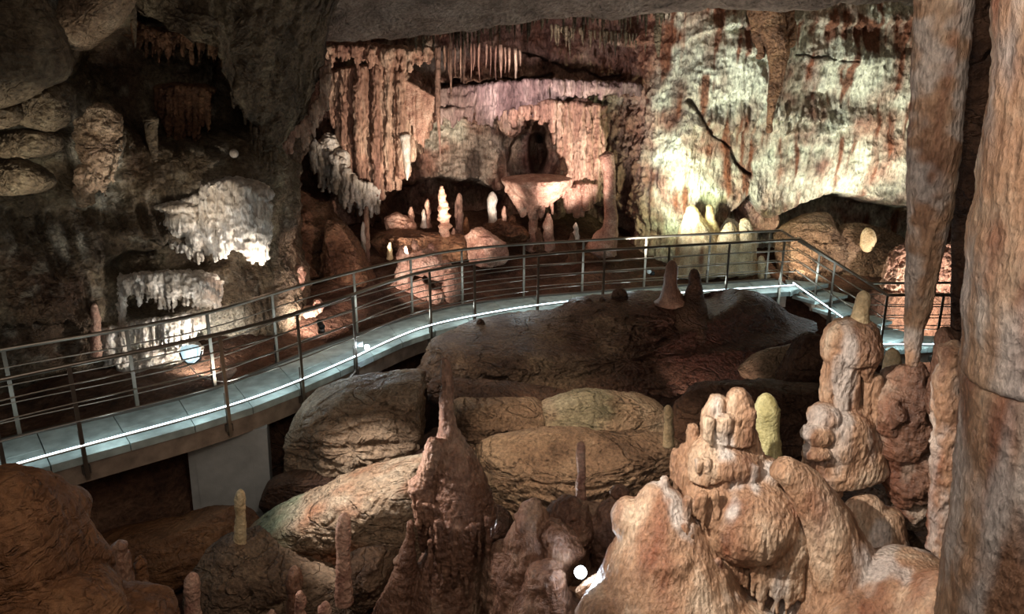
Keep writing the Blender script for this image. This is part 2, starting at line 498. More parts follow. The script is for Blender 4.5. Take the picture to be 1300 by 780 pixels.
M['boulder_dark'] = stone('dark_limestone_boulder', [(72, 50, 38), (112, 86, 66), (152, 126, 100)], 1.2, .5, 1., 20, .58, fine=.9, spec=.4, crack=1., cscale=1.3, stain=(84, 46, 34))
M['boulder_grey'] = stone('grey_limestone_boulder', [(122, 96, 74), (170, 144, 118), (204, 186, 162)], 1.1, .6, .9, 26, .55, fine=.75, stain=(166, 104, 68), calc=(140, 152, 124), spec=.4, crack=.8)
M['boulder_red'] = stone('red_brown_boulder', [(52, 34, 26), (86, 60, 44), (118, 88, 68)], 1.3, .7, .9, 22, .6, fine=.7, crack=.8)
M['flow'] = stone('tan_flowstone', [(122, 84, 62), (184, 146, 116), (226, 204, 178)], 2.8, 2.6, .9, 46, .42, fine=.6, stain=(132, 78, 56), calc=(214, 208, 202), spec=.5, bst=2.6)
M['flow_dark'] = stone('brown_flowstone', [(82, 54, 42), (136, 100, 80), (178, 148, 124)], 2.4, 2., .7, 40, .42, fine=.65, spec=.5, bst=2.2, crack=.3, cscale=4)
M['pink'] = stone('pink_stalagmite_stone', [(140, 98, 84), (186, 146, 126), (218, 190, 170)], 4, 1, .7, 36, .45, fine=.6)
M['cream'] = stone('cream_calcite', [(196, 168, 126), (220, 198, 158), (236, 222, 188)], 4, 1.4, .6, 36, .4, fine=.45)
M['white'] = stone('white_calcite', [(176, 160, 142), (208, 198, 186), (236, 232, 226)], 5, 1.4, .7, 28, .4, fine=.5, stain=(150, 112, 84), bst=3.)
M['yellow'] = stone('yellow_green_calcite', [(176, 164, 108), (212, 204, 150), (234, 230, 188)], 6, 3, .6, 50, .4, fine=.4)
M['orange'] = stone('orange_clay_flowstone', [(92, 60, 38), (128, 88, 58), (158, 116, 80)], 1.6, 1.8, .6, 26, .6, fine=.5, crack=.6, cscale=3, bst=2)
M['deck'] = plain('pale_teal_concrete_slab', (178, 192, 188), .85, noise=.16)
M['beam'] = plain('brown_grey_concrete_beam', (150, 132, 116), .7, noise=.2)
M['pier'] = plain('grey_painted_pier', (170, 172, 170), .6, noise=.08)
M['bowl'] = plain('lit_bowl', (215, 235, 240), .4, 0, (190, 226, 238), .75)
M['steel'] = plain('brushed_steel', (150, 140, 128), .34, .9)
M['steel_d'] = plain('dull_steel', (110, 102, 94), .45, .8)
M['led'] = plain('lit_tube', (235, 250, 255), .4, 0, (215, 240, 255), 7)
M['lampface'] = plain('lit_lamp_face', (240, 250, 255), .3, 0, (215, 236, 255), 60)
M['black'] = plain('black_lamp_housing', (26, 26, 28), .5)
M['whitep'] = plain('white_lamp_shade', (225, 235, 238), .4)
M['cable'] = plain('grey_cable', (150, 145, 140), .5)

# ================================================================== the cave shell
class Sheet:
    """a wall standing on a plan curve; relief is pushed out along the curve's normal"""
    def __init__(s, plan, z0, z1, du, dz):
        q = smoothpts([(a, b, 0) for a, b in plan], 4000)[:, :2]
        d = np.linalg.norm(np.diff(q, axis=0), axis=1); cum = np.concatenate([[0], np.cumsum(d)])
        s.L = cum[-1]; s.S = np.linspace(0, s.L, int(s.L / du)); s.Zs = np.linspace(z0, z1, int((z1 - z0) / dz))
        s.X = np.interp(s.S, cum, q[:, 0]); s.Y = np.interp(s.S, cum, q[:, 1])
        tx = np.gradient(s.X); ty = np.gradient(s.Y); l = np.hypot(tx, ty); s.nx = ty / l; s.ny = -tx / l
        s.s, s.z = np.meshgrid(s.S, s.Zs, indexing='ij')
        s.base = np.stack([np.repeat(s.X[:, None], len(s.Zs), 1), np.repeat(s.Y[:, None], len(s.Zs), 1), s.z], -1)
        s.P3 = s.base.reshape(-1, 3).astype(np.float32); s.d = np.zeros_like(s.z); s.shape = s.z.shape
        s.st = np.zeros_like(s.z); s.ca = np.zeros_like(s.z)

    def loc(s, px, py):
        r = P(px, py, 1.0); dz = r[2] - H
        k = s.X / s.Y - r[0]; i = np.where(k[:-1] * k[1:] <= 0)[0]
        i = i[0] if len(i) else int(np.abs(k).argmin())
        return s.S[i], H + dz * s.Y[i], s.Y[i] * 1.0 / F

    def n(s, fx, fz, o=3, seed=0, f=fbm):
        return f(s.P3 * (fx, fx, fz), o, seed).reshape(s.shape)

    def bump(s, px, py, rx, ry, a, hard=0.):
        s0, z0, k = s.loc(px, py); q = np.sqrt(((s.s - s0) / (rx * k)) ** 2 + ((s.z - z0) / (ry * k)) ** 2)
        q = q + .16 * s.warp
        s.d += a * (1 - sst(1 - hard, 1, q) if hard else np.exp(-q * q * 1.2))

    def mark(s, arr, px, py, rx, ry, a, wv=.5):
        s0, z0, k = s.loc(px, py); q = np.sqrt(((s.s - s0) / (rx * k)) ** 2 + ((s.z - z0) / (ry * k)) ** 2) + wv * s.warp
        arr += a * (1 - sst(.5, 1.15, q))

    def line(s, pts):
        q = np.array([s.loc(a, b)[:2] for a, b in pts]); o = np.argsort(q[:, 0]); q = q[o]
        return np.interp(s.s, q[:, 0], q[:, 1]), q[0, 0], q[-1, 0]

    def shelf(s, pts, a, up, tooth=.1, tf=9., seed=0, drop=.05, end=.2):
        z, s0, s1 = s.line(pts)
        t = np.zeros((s.shape[0], 3), np.float32); t[:, 0] = s.S * tf
        t2 = t * 2.7
        tz = (np.abs(pn(t, seed)) ** .8 * 1.6 + .6 * np.abs(pn(t2, seed + 1)))[:, None]
        z = z - tooth * tz
        e = sst(s0 - end, s0 + end, s.s) * (1 - sst(s1 - end, s1 + end, s.s)); h = s.z - z
        s.d += a * e * np.where(h > 0, np.exp(-(h / up) ** 2), 1 - sst(0, drop, -h))

    def crack(s, pts, w, depth):
        q = np.array([s.loc(a, b)[:2] for a, b in pts]); best = np.full(s.shape, 9.); w = w * (.55 + .9 * s.warp2)
        ss = s.s + .05 * s.warp2; zz = s.z + .12 * s.warp
        for a, b in zip(q[:-1], q[1:]):
            v = b - a; t = np.clip(((ss - a[0]) * v[0] + (zz - a[1]) * v[1]) / (v @ v), 0, 1)
            best = np.minimum(best, np.hypot(ss - a[0] - t * v[0], zz - a[1] - t * v[1]))
        s.d -= depth * (1 - sst(w * .4, np.maximum(w, 1e-4), best)) * (w > .004)

    def build(s, name, mat, side=None):
        V = s.base.copy(); V[..., 0] += s.nx[:, None] * s.d; V[..., 1] += s.ny[:, None] * s.d
        o = obj(name, V.reshape(-1, 3), gridfaces(*s.shape), mat, origin=(s.X.mean(), s.Y.mean(), s.Zs[0]))
        vattr(o, 'stain', np.clip(s.st, 0, 1).ravel()); vattr(o, 'calcite', np.clip(s.ca, 0, 1).ravel())
        return tag(o, kind='structure')


# ---- back wall
B = Sheet([(-10, 17.2), (-5, 17.8), (-2.5, 18.3), (0, 18.6), (2.4, 18.3), (3.3, 17.3), (4.3, 16.9), (7, 16.8), (9, 16.6), (11.5, 16.2), (13.5, 15.4)], -.5, 6.0, .030, .025)
B.warp = B.n(1.6, 1.6, 3, 2); B.warp2 = B.n(3, 3, 3, 8)
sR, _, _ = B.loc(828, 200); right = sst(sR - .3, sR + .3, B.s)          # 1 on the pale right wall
B.d += .16 * B.n(.6, .6, 3, 1) + .1 * B.n(1.6, 1.4, 3, 4)
fl = B.n(6.5, .45, 3, 5, ridge); B.d += (.13 * (1 - right) + .045 * right) * fl * (.6 + .5 * sst(-.4, .5, B.n(.8, .8, 2, 6)))
B.d += (.09 - .055 * right) * B.n(5, 5, 3, 9) + (.055 - .03 * right) * B.n(12, 10, 3, 12)
B.d += right * .035 * B.n(2.2, .8, 3, 15, ridge)
sl, sz, _ = B.loc(640, 150)
for a in ((690, 40, 120, 22, -.45), (650, 84, 130, 22, -.35), (600, 45, 60, 30, -.2), (600, 85, 60, 14, -.1), (760, 70, 60, 16, .2)): B.bump(*a)
B.shelf([(430, 62), (520, 66), (600, 50), (640, 62)], .3, .3, .14, 5, 2)
B.shelf([(700, 42), (760, 52), (830, 50)], .3, .25, .1, 6, 4)
B.shelf([(545, 148), (600, 150), (640, 142), (700, 128), (760, 122), (812, 118)], .3, .45, .14, 4.5, 3, .03)
B.crack([(558, 108), (600, 107), (640, 101), (700, 99)], .11, .7)
B.crack([(663, 66), (685, 76), (710, 86), (750, 94), (802, 98)], .08, .5)
B.shelf([(556, 215), (600, 232), (640, 236)], .35, .8, .1, 5, 7)
B.shelf([(760, 150), (800, 175), (822, 200)], .25, .4, .25, 7, 8)
B.bump(670, 204, 26, 36, -1.3, .25); B.bump(690, 198, 22, 40, -1.2, .25); B.bump(684, 170, 9, 20, -.8, .4)
B.bump(637, 214, 6, 20, -.5, .5)
pop = np.zeros_like(B.d); B.mark(pop, 600, 190, 70, 55, 1); B.mark(pop, 770, 130, 70, 30, 1); B.d += pop * (.09 * B.n(7, 7, 3, 90) + .03 * B.n(15, 13, 2, 91)); del pop
B.bump(800, 235, 12, 30, -.4, .5)
B.bump(560, 262, 90, 38, -1.3, .4)
B.bump(760, 285, 60, 28, -.9, .5)
B.bump(400, 215, 60, 45, -1., .5)
# right wall
B.shelf([(880, 152), (940, 150), (1000, 142), (1060, 148), (1110, 152)], .18, .35, .3, 5.5, 11)
B.shelf([(930, 62), (985, 72), (1060, 82), (1110, 76)], .16, .5, .1, 5, 12)
B.shelf([(960, 105), (1020, 110), (1080, 108)], .05, .3, .12, 6, 19)
B.shelf([(880, 45), (930, 30), (1010, 26), (1090, 30), (1170, 22)], .2, .3, .12, 5, 13)
B.crack([(880, 130), (892, 150), (905, 172), (922, 188), (935, 202), (952, 220)], .06, .3)
B.crack([(1008, 70), (1040, 76), (1080, 82)], .035, .15)
for a in ((930, 100, 60, 60, .25), (860, 190, 30, 60, .2), (1060, 190, 70, 40, .2), (1100, 80, 40, 40, .2), (985, 95, 16, 70, .22)): B.bump(*a)
zl, q0, q1 = B.line([(820, 330), (850, 318), (905, 300), (925, 268), (950, 245), (975, 272), (1000, 266), (1050, 246), (1100, 246), (1165, 262), (1240, 250)])
zl = zl + .12 * B.warp
sA, _, _ = B.loc(925, 260)
B.d -= sst(0, .3, zl - B.z) * sst(sA - .2, sA + .2, B.s) * 1.6
# colour zones: mineral stains and clean calcite
B.st += (1 - right) * (.2 + .7 * B.warp) * .8
for a in ((1120, 45, 60, 26, .9), (1050, 35, 40, 20, .6), (912, 90, 7, 60, .8), (985, 60, 16, 70, .7), (866, 270, 10, 60, .7), (1070, 90, 10, 30, .6), (890, 50, 30, 40, .4),
          (835, 70, 30, 60, .7), (1110, 170, 30, 80, .4), (930, 175, 30, 30, .35), (1150, 60, 20, 60, .5)): B.mark(B.st, *a)
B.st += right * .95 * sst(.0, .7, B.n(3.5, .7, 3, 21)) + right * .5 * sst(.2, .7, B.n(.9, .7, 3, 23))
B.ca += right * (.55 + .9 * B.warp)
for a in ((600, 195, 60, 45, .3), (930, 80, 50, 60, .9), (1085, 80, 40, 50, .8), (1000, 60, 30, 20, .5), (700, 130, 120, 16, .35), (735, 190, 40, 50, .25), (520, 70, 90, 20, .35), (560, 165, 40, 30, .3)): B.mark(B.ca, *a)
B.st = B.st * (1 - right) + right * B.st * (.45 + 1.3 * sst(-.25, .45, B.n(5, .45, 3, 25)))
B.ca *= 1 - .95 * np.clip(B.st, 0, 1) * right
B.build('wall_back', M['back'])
del B

# ---- left wall
W = Sheet([(-9.2, 5.2), (-7.9, 8.2), (-6.4, 10.1), (-5.2, 11.0), (-4.2, 11.6), (-3.75, 12.3), (-3.9, 13.4), (-4.6, 15.4), (-5.6, 17.6)], -1.0, 5.8, .025, .022)
W.warp = W.n(2.2, 2.2, 3, 31); W.warp2 = W.n(4, 4, 3, 38)
W.d += .2 * W.n(.9, .9, 3, 30) + .06 * W.n(2.6, 2.2, 3, 34)
W.d += .05 * W.n(8, .7, 2, 35, ridge) * sst(-.2, .3, W.n(.9, .9, 2, 36)) + .03 * W.n(7, 7, 3, 37) + .018 * W.n(20, 17, 3, 40)
for a in ((30, 55, 50, 75, .85), (52, 138, 38, 26, .5), (12, 145, 25, 28, .4), (22, 188, 50, 24, .45), (45, 240, 60, 26, .35), (120, 25, 40, 34, .5)): W.bump(*a)
W.bump(245, 95, 150, 95, -1.1, .35)
W.bump(385, 70, 60, 110, .5)
W.bump(275, 225, 85, 42, .55)
W.bump(30, 110, 60, 5, -.2); W.bump(60, 165, 60, 5, -.2)
W.shelf([(75, 238), (100, 258), (118, 240), (150, 200), (158, 160)], .38, .5, .1, 8, 3)
W.shelf([(160, 30), (200, 55), (260, 60), (300, 50)], .4, .3, .22, 5, 5)
W.shelf([(150, 172), (200, 178), (250, 170), (290, 178)], .3, .2, .22, 7, 6)
W.shelf([(265, 20), (285, 50), (305, 74)], .5, .3, .1, 7, 16)
W.shelf([(-40, 315), (0, 318), (60, 330), (120, 325)], .4, .6, .2, 6, 7)
W.shelf([(130, 285), (180, 292), (240, 300), (320, 300)], .5, .35, .12, 8, 9)
W.bump(215, 335, 85, 26, -.6, .5)
W.shelf([(-40, 405), (30, 398), (130, 402)], .3, .4, .15, 7, 12)
W.bump(200, 395, 50, 14, -.6, .5)
W.bump(230, 470, 50, 30, -.25)
W.bump(185, 455, 20, 40, .2)
for a in ((122, 190, 38, 62, .95), (30, 70, 55, 80, .3), (108, 245, 20, 20, .8), (100, 305, 12, 26, .8), (72, 305, 12, 26, .6), (265, 245, 60, 25, .2)): W.mark(W.ca, *a)
W.ca += .3 * sst(.2, .9, W.warp2)
sM, zM, _ = W.loc(200, 380)
W.ca += .95 * sst(sM - .8, sM - .4, W.s) * (1 - sst(zM - .5, zM - .2, W.z)) * (1 - sst(sM + 1.1, sM + 1.4, W.s))
W.st += .55 * sst(-.1, .8, W.n(.8, .6, 3, 44))
W.st *= 1 - np.clip(W.ca, 0, 1)
W.build('wall_left', M['left'])
del W

# ---- ceiling
xs = np.arange(-10, 15, .12); ys = np.arange(1.5, 19, .12); GX, GY = np.meshgrid(xs, ys, indexing='ij')
lip = np.interp(GX, [-10, -3.2, -1, 1, 4, 8, 15], [4.75, 4.62, 4.82, 5.06, 5.2, 5.27, 5.3])
PP = np.stack([GX, GY, 0 * GX], -1).reshape(-1, 3)
lp = 14 + .35 * fbm(PP * (.7, .01, 1), 2, 60).reshape(GX.shape)
Zc = lip + np.where(GY < lp, .42 * (lp - GY) ** .8 * np.where(lp > GY, 1, 0) if False else .36 * np.clip(lp - GY, 0, 6), .9 * sst(0, .7, GY - lp))
Zc += .1 * fbm(PP * (1.2, 1.2, 1), 4, 61).reshape(GX.shape) + .03 * fbm(PP * (6, 6, 1), 3, 62).reshape(GX.shape)
o = obj('ceiling', np.stack([GX, GY, Zc], -1).reshape(-1, 3), gridfaces(*GX.shape)[:, ::-1], M['ceil']); tag(o, kind='structure')

# ---- floor
NEAR = [(-6.9, 4.9), (-6.1, 5.75), (-4.98, 6.91), (-3.72, 8.02), (-3.02, 8.82), (-2.3, 10.0), (-1.85, 10.85), (-1.3, 11.6), (-.2, 12.4), (1.0, 13.0), (2.4, 13.4), (3.74, 13.76), (5.58, 14.2)]
FAR = [(-7.7, 5.6), (-6.85, 6.4), (-5.74, 7.56), (-4.6, 8.45), (-3.85, 9.2), (-3.2, 10.35), (-2.6, 11.25), (-1.78, 12.35), (-.92, 13.15), (.24, 13.68), (1.39, 14.03), (2.69, 14.4), (4.42, 14.85), (5.66, 15.15)]
xs = np.arange(-10, 15, .1); ys = np.arange(2, 19, .1); GX, GY = np.meshgrid(xs, ys, indexing='ij')
PP = np.stack([GX, GY, 0 * GX], -1).reshape(-1, 3)
yf = np.interp(GX, [a for a, b in FAR] + [7, 15], [b for a, b in FAR] + [15.3, 15.6])
slope = np.interp(GX, [-6, -3.5, -1, 2, 4, 7], [.04, .12, .22, .22, .08, .1])
behind = -.32 + slope * np.clip(GY - yf, 0, 9)
front = -1.95 + .35 * sst(7, 4, GY) * 0
k = sst(-.45, -.05, GY - yf)
Zf = front * (1 - k) + behind * k + .16 * fbm(PP * (.9, .9, 1), 4, 70).reshape(GX.shape) * (1 - .75 * sst(-1.2, 0, GY - yf) * sst(.9, .2, GY - yf)) + .035 * fbm(PP * (5, 5, 1), 3, 71).reshape(GX.shape)
o = obj('floor', np.stack([GX, GY, Zf], -1).reshape(-1, 3), gridfaces(*GX.shape), M['floor']); tag(o, kind='structure')
# a plain rock wall closing the right-hand side, past the columns
Rw = Sheet([(15, 15.4), (11.5, 11), (9.5, 8), (8, 4), (7, 0)], -2, 6.6, .12, .12); Rw.warp = 0
Rw.d += .3 * Rw.n(.8, .8, 3, 80) + .1 * Rw.n(3, 3, 2, 81)
Rw.build('wall_right', M['left'])

# ================================================================== walkway
def path(pts, n=400):
    return smoothpts([(a, b, 0) for a, b in pts], n)[:, :2]


nearP = path(NEAR); farP = path(FAR)
TH = .09
walk = empty('walkway', (-2.0, 10, -.3), 'long curving raised footbridge of pale teal concrete slabs between two steel railings', 'walkway')
NS = 22
for i in range(NS):
    a0 = i * 399 / NS; a1 = (i + 1) * 399 / NS
    def at(pp, t):
        k = min(int(t), 398); return pp[k] * (1 - (t - k)) + pp[k + 1] * (t - k)
    g = .14; n0, n1 = at(nearP, a0 + g), at(nearP, a1 - g); f0, f1 = at(farP, a0 + g), at(farP, a1 - g)
    c0, c1 = (n0 + f0) / 2, (n1 + f1) / 2
    jz = rng.uniform(-.002, .002)
    # two stones across each bay
    obj('slab', *prism([n0, n1, c1, c0], -TH, jz), M['deck'], walk, smooth=False)
    obj('slab', *prism([c0 + (f0 - c0) * .012, c1 + (f1 - c1) * .012, f1, f0], -TH, -jz), M['deck'], walk, smooth=False)


def ribbon(pp, nrm, o0, o1, z0, z1):
    """a beam following a path, between two sideways offsets"""
    n = len(pp); a = pp + nrm * o0; b = pp + nrm * o1
    V = np.concatenate([np.column_stack([q, np.full(n, z)]) for q, z in ((a, z0), (b, z0), (b, z1), (a, z1))])
    idx = np.arange(n - 1); Q = [np.stack([idx + n * j, idx + 1 + n * j, idx + 1 + n * ((j + 1) % 4), idx + n * ((j + 1) % 4)], -1) for j in range(4)]
    Q.append(np.array([[0, n, 2 * n, 3 * n], [n - 1, 4 * n - 1, 3 * n - 1, 2 * n - 1]]))
    return V, np.concatenate(Q)


def normals(pp, sgn=1):
    t = np.gradient(pp, axis=0); t /= np.linalg.norm(t, axis=1)[:, None]
    return np.stack([t[:, 1], -t[:, 0]], 1) * sgn          # to the right of travel = towards the viewer


nN = normals(nearP); nF = normals(farP, -1)
tag(obj('edge_beam', *ribbon(nearP[::4], nN[::4], -.22, -.03, -.32, -TH), M['beam'], walk, smooth=False), 'brown grey concrete edge beam')
obj('edge_beam', *ribbon(farP[::4], nF[::4], -.22, -.03, -.32, -TH), M['steel_d'], walk, smooth=False)
obj('underside', *prism([nearP[0] , nearP[0] + (.01, 0), farP[0] + (.01, 0), farP[0]], -.2, -.19), M['beam'], walk, smooth=False)
tag(obj('edge_trim', *ribbon(farP[::4], nF[::4], 0, .05, -.09, .035), M['steel_d'], walk, smooth=False), 'dark metal kerb strip')
# pier under the walkway
pc = D(262, 560, -.32); pt = math.atan2(1.1, 1.25)
pier = empty('concrete_pier', (pc[0] + .12, pc[1] + .35, -1.95), 'grey painted concrete pier carrying the near end of the footbridge', 'pier')
v, q = box(pc[0] + .12, pc[1] + .42, -.9, .95, .42, 1.18, .25); v[:, 0] += (v[:, 2] + .3) * .03; obj('shaft', v, q, M['pier'], pier, smooth=False)
v, q = box(pc[0] + .17, pc[1] + .44, -1.75, .82, .36, .7, .25); obj('foot', v, q, M['pier'], pier, smooth=False)
v, q = box(pc[0] + .1, pc[1] + .2, -.95, .66, .03, .95, .25); v[:, 2] -= (v[:, 0] - pc[0]) * .12; tag(obj('cover_plate', v, q, M['pier'], pier, smooth=False), 'light grey cover plate')

# ------------------------------------------------------------------ railings
RZ = 1.05
LZ = -.70                                                    # the lower landing
stair_n0 = D(1007, 371, 0); stair_f0 = D(1000, 355, 0)
rn = np.array([D(1013, 302, RZ)[:2], D(1127, 375, RZ + LZ)[:2], D(1226, 375, RZ + LZ)[:2]])
rf = np.array([D(992, 293, RZ)[:2], D(1105, 360, RZ + LZ)[:2], D(1226, 359, RZ + LZ)[:2]])


def rail(name, label, pp, ext, posts, led, group='footbridge railings'):
    """pp: path of the level run, ext: three points down the stair and over the landing"""
    P3 = np.column_stack([pp, np.zeros(len(pp))])
    P3 = np.vstack([P3, [(*ext[0], 0)], [(*ext[1], LZ)], [(*ext[2], LZ)]])
    d = np.concatenate([[0], np.cumsum(np.linalg.norm(np.diff(P3[:, :2], axis=0), axis=1))])
    root = empty(name, (pp[200][0], pp[200][1], 0), label, 'railing', group)
    def run(z, r, mat, nm, lab=None, emit=False):
        q = np.column_stack([P3[::6] if False else np.vstack([P3[:-3:8], P3[-4:]]), np.zeros(0) if False else np.full(len(P3[:-3:8]) + 4, r)])
        q[:, 2] += z
        # corners stay crisp: sample linearly
        dd = np.concatenate([[0], np.cumsum(np.linalg.norm(np.diff(q[:, :3], axis=0), axis=1))]); ok = np.concatenate([[True], np.diff(dd) > 1e-4]); q = q[ok]; dd = dd[ok]
        t = np.linspace(0, dd[-1], 140); t = np.sort(np.concatenate([t, dd[-3:]])); q = np.column_stack([np.interp(t, dd, q[:, j]) for j in range(4)])
        keep = np.concatenate([[True], np.diff(t) > 1e-4]); q = q[keep]
        V, Q = poly_tube(q, 8)
        o = obj(nm, V, Q, mat, root)
        if lab: tag(o, lab)
        return o
    run(RZ, .026, M['steel'], 'handrail')
    for z in (.84, .63, .42) + (() if led else (.21,)): run(z, .0095, M['steel'], 'rail_bar')
    if led: run(.14, .0085, M['led'], 'light_tube', 'glowing white light tube'); run(.12, .012, M['steel'], 'rail_bar')
    pr = [proj((a, b, c + RZ))[0] for a, b, c in P3]
    for px in posts:
        i = int(np.abs(np.array(pr) - px).argmin()) if px < 1010 else None
        if i is None:
            j = len(P3) - 3 if px < (pr[-2]) else len(P3) - 2
            a, b = P3[j], P3[j + 1]
            ts = np.linspace(0, 1, 80); k = min(ts, key=lambda t: abs(proj((a + (b - a) * t) + (0, 0, RZ))[0] - px)); c = a + (b - a) * k; tg = b - a
        else:
            c = P3[i]; tg = P3[min(i + 1, len(P3) - 1)] - P3[max(i - 1, 0)]
        an = math.atan2(tg[1], tg[0]); z0 = c[2] - (.26 if led else .1)
        po = obj('post', *box(c[0], c[1], (z0 + c[2] + RZ) / 2, .042, .014, c[2] + RZ - z0, an), M['steel'], root, smooth=False)
        e = np.array((math.cos(an), math.sin(an))) * .0
        nn = np.array((-math.sin(an), math.cos(an)))
        sub('post_plate', *box(c[0] + nn[0] * .03, c[1] + nn[1] * .03, (z0 + c[2] + .3) / 2, .042, .012, c[2] + .3 - z0, an), M['steel_d'], po, smooth=False)
        sub('bracket', *box(c[0] + nn[0] * .05 * (1 if led else -1), c[1] + nn[1] * .05 * (1 if led else -1), c[2] - .16 if led else c[2] - .05, .08, .1, .09, an), M['steel_d'], po, smooth=False)
    return root


def poly_tube(q, seg):
    c = q[:, :3]; T = np.gradient(c, axis=0); T /= np.linalg.norm(T, axis=1)[:, None] + 1e-9
    A = np.cross(T, (0, 0, 1.)); A /= np.linalg.norm(A, axis=1)[:, None] + 1e-9; Bv = np.cross(A, T)
    th = np.linspace(0, 2 * PI, seg, endpoint=False)
    V = (c[:, None] + (A[:, None] * np.cos(th)[None, :, None] + Bv[:, None] * np.sin(th)[None, :, None]) * q[:, 3][:, None, None]).reshape(-1, 3)
    n = len(c); i, j = np.meshgrid(np.arange(n - 1), np.arange(seg), indexing='ij'); j2 = (j + 1) % seg
    Q = np.stack([i * seg + j, i * seg + j2, (i + 1) * seg + j2, (i + 1) * seg + j], -1).reshape(-1, 4)
    b = (n - 1) * seg
    cap = np.array([[(k + s) % seg for s in (3, 2, 1, 0)] for k in (0, 3)] + [[b + (k + s) % seg for s in (0, 1, 2, 3)] for k in (0, 3)])
    return V, np.concatenate([Q, cap])


for i in range(16):                                          # the light the tube gives off
    k = int(12 + i * 375 / 15); l = bpy.data.lights.new('tube_light', 'POINT'); l.energy = 4.2; l.color = (.78, .96, 1); l.shadow_soft_size = .12
    o = bpy.data.objects.new('tube_light', l); C.objects.link(o); q = nearP[k] - nN[k] * .04; o.location = (q[0], q[1], .3)
for i in range(5):
    l = bpy.data.lights.new('tube_light', 'POINT'); l.energy = 4; l.color = (.74, .95, 1); l.shadow_soft_size = .05
    q = (rn[0] + (rn[1] - rn[0]) * (i * .42)) if i < 3 else (rn[1] + (rn[2] - rn[1]) * (i - 2.4) * .4); o = bpy.data.objects.new('tube_light', l); C.objects.link(o); o.location = (q[0], q[1] + .05, .25 + max(LZ, LZ * i * .42))
rail('railing', 'steel railing on the near side of the footbridge with a glowing light tube', nearP + nN * .03, rn,
     [-20, 90, 278, 378, 447, 545, 603, 683, 767, 851, 927, 996, 1061, 1127, 1199], True)
rail('railing', 'steel railing on the far side of the footbridge, in front of the rock wall', farP + nF * .03, rf,
     [-60, 6, 160, 264, 345, 448, 520, 586, 664, 740, 820, 901, 978, 1041, 1175], False)

# ------------------------------------------------------------------ stair and lower landing
st = empty('stair', (6.4, 14.6, -.7), 'short flight of pale concrete steps going down right from the footbridge', 'stairs')
A0 = np.array(stair_n0[:2]); A1 = np.array(stair_f0[:2]); dirv = (np.array(rn[1]) - np.array(rn[0])); Ls = np.linalg.norm(dirv); dirv /= Ls
perp = np.array((-dirv[1], dirv[0])); nst = 4; run_ = Ls / nst
n0 = rn[0] - perp * 0 + perp * .05
for i in range(nst):
    a = n0 + dirv * run_ * (i - .05); b = n0 + dirv * run_ * (i + 1.02); wd = perp * 1.0; z = -(i + 1) * .14
    o = obj('step', *prism([a, b, b + wd, a + wd], z - .06, z), M['deck'], st, smooth=False)
    sub('riser', *prism([b - dirv * .1, b - dirv * .06, b - dirv * .06 + wd, b - dirv * .1 + wd], z - .2, z - .06), M['beam'], o, smooth=False)
obj('step', *prism([A0 - (.05, 0), n0 + dirv * .04, n0 + dirv * .04 + perp, A1 - (.05, 0)], -.09, -.002), M['deck'], st, smooth=False)
tag(obj('stringer', *(lambda a, b: (np.array([(*a, -.2), (*a, -.05), (*b, -.2 + LZ), (*b, -.05 + LZ), (*(a + perp * .05), -.2), (*(a + perp * .05), -.05), (*(b + perp * .05), -.2 + LZ), (*(b + perp * .05), -.05 + LZ)]),
     np.array([(0, 2, 3, 1), (4, 5, 7, 6), (1, 3, 7, 5), (0, 4, 6, 2), (0, 1, 5, 4), (2, 6, 7, 3)])))(n0 + perp * .1, n0 + dirv * Ls + perp * .1), M['beam'], st, smooth=False), 'sloping side beam')
la = empty('landing', (9, 13, LZ), 'lower concrete platform at the foot of the steps, behind the long hanging stalactite', 'landing')
e0 = np.array(rn[1]) - (.15, 0); e1 = D(1196, 441, LZ)[:2]; g1 = np.array(rf[2]); g0 = np.array(rf[1]) - (.3, 0)
for i in range(5):
    t0, t1 = i / 5 + .003, (i + 1) / 5 - .003
    a, b = e0 + (e1 - e0) * t0, e0 + (e1 - e0) * t1; c, d_ = g0 + (g1 - g0) * t1, g0 + (g1 - g0) * t0
    obj('slab', *prism([a, b, c, d_], LZ - .09, LZ), M['deck'], la, smooth=False)
obj('edge_beam', *prism([e0 + (0, .05), e1 + (0, .05), e1 + (0, .2), e0 + (0, .2)], LZ - .3, LZ - .09), M['beam'], la, smooth=False)

# ================================================================== formations on the left wall
def one(name, V, Q, mat, label, cat, group=None):
    return tag(obj(name, V, Q, mat), label, cat, group)


pts = curtain([(262, 236), (290, 228), (320, 240), (342, 258)], [(262, 322), (276, 334), (290, 322), (305, 316), (322, 336), (342, 330)], 10.75, 4.6, 4.2, 1, 4, .05, bow=.22)
pts += [ell(300, 246, 10.95, 45, 20, .3), ell(232, 262, 10.9, 34, 9, .3), ell(238, 282, 10.85, 30, 20, .28), ell(215, 290, 10.9, 26, 7, .2), ell(255, 300, 10.8, 16, 18, .2), ell(325, 300, 10.85, 17, 34, .2)]
pts += hang([(190, 292), (215, 300), (240, 318), (258, 325)], 10.8, 2, 10, 18, 2) + hang([(205, 262), (262, 250)], 10.75, 2, 12, 16, 3)
remesh('flowstone_drapery', pts, .017, M['white'], None, .035, 15, .025, 13, .03, 3, 5, 0, 'frosted white and tan fluted drapery hanging from the dim left wall', 'flowstone')
pts = curtain([(156, 358), (180, 348), (215, 346), (250, 352), (280, 358)], [(156, 372), (175, 384), (200, 384), (215, 392), (235, 384), (255, 392), (280, 392)], 10.45, 5, 3.6, 5, 6, .05, .3, bow=.15)
pts += [ell(215, 354, 10.6, 62, 10, .25), ell(262, 372, 10.5, 18, 18, .2)] + hang([(152, 352), (156, 400), (158, 430)], 10.5, 3, 14, 9, 6) + [tube([(156, 350, 5), (155, 400, 4), (157, 440, 3)], 10.5, seg=8)]
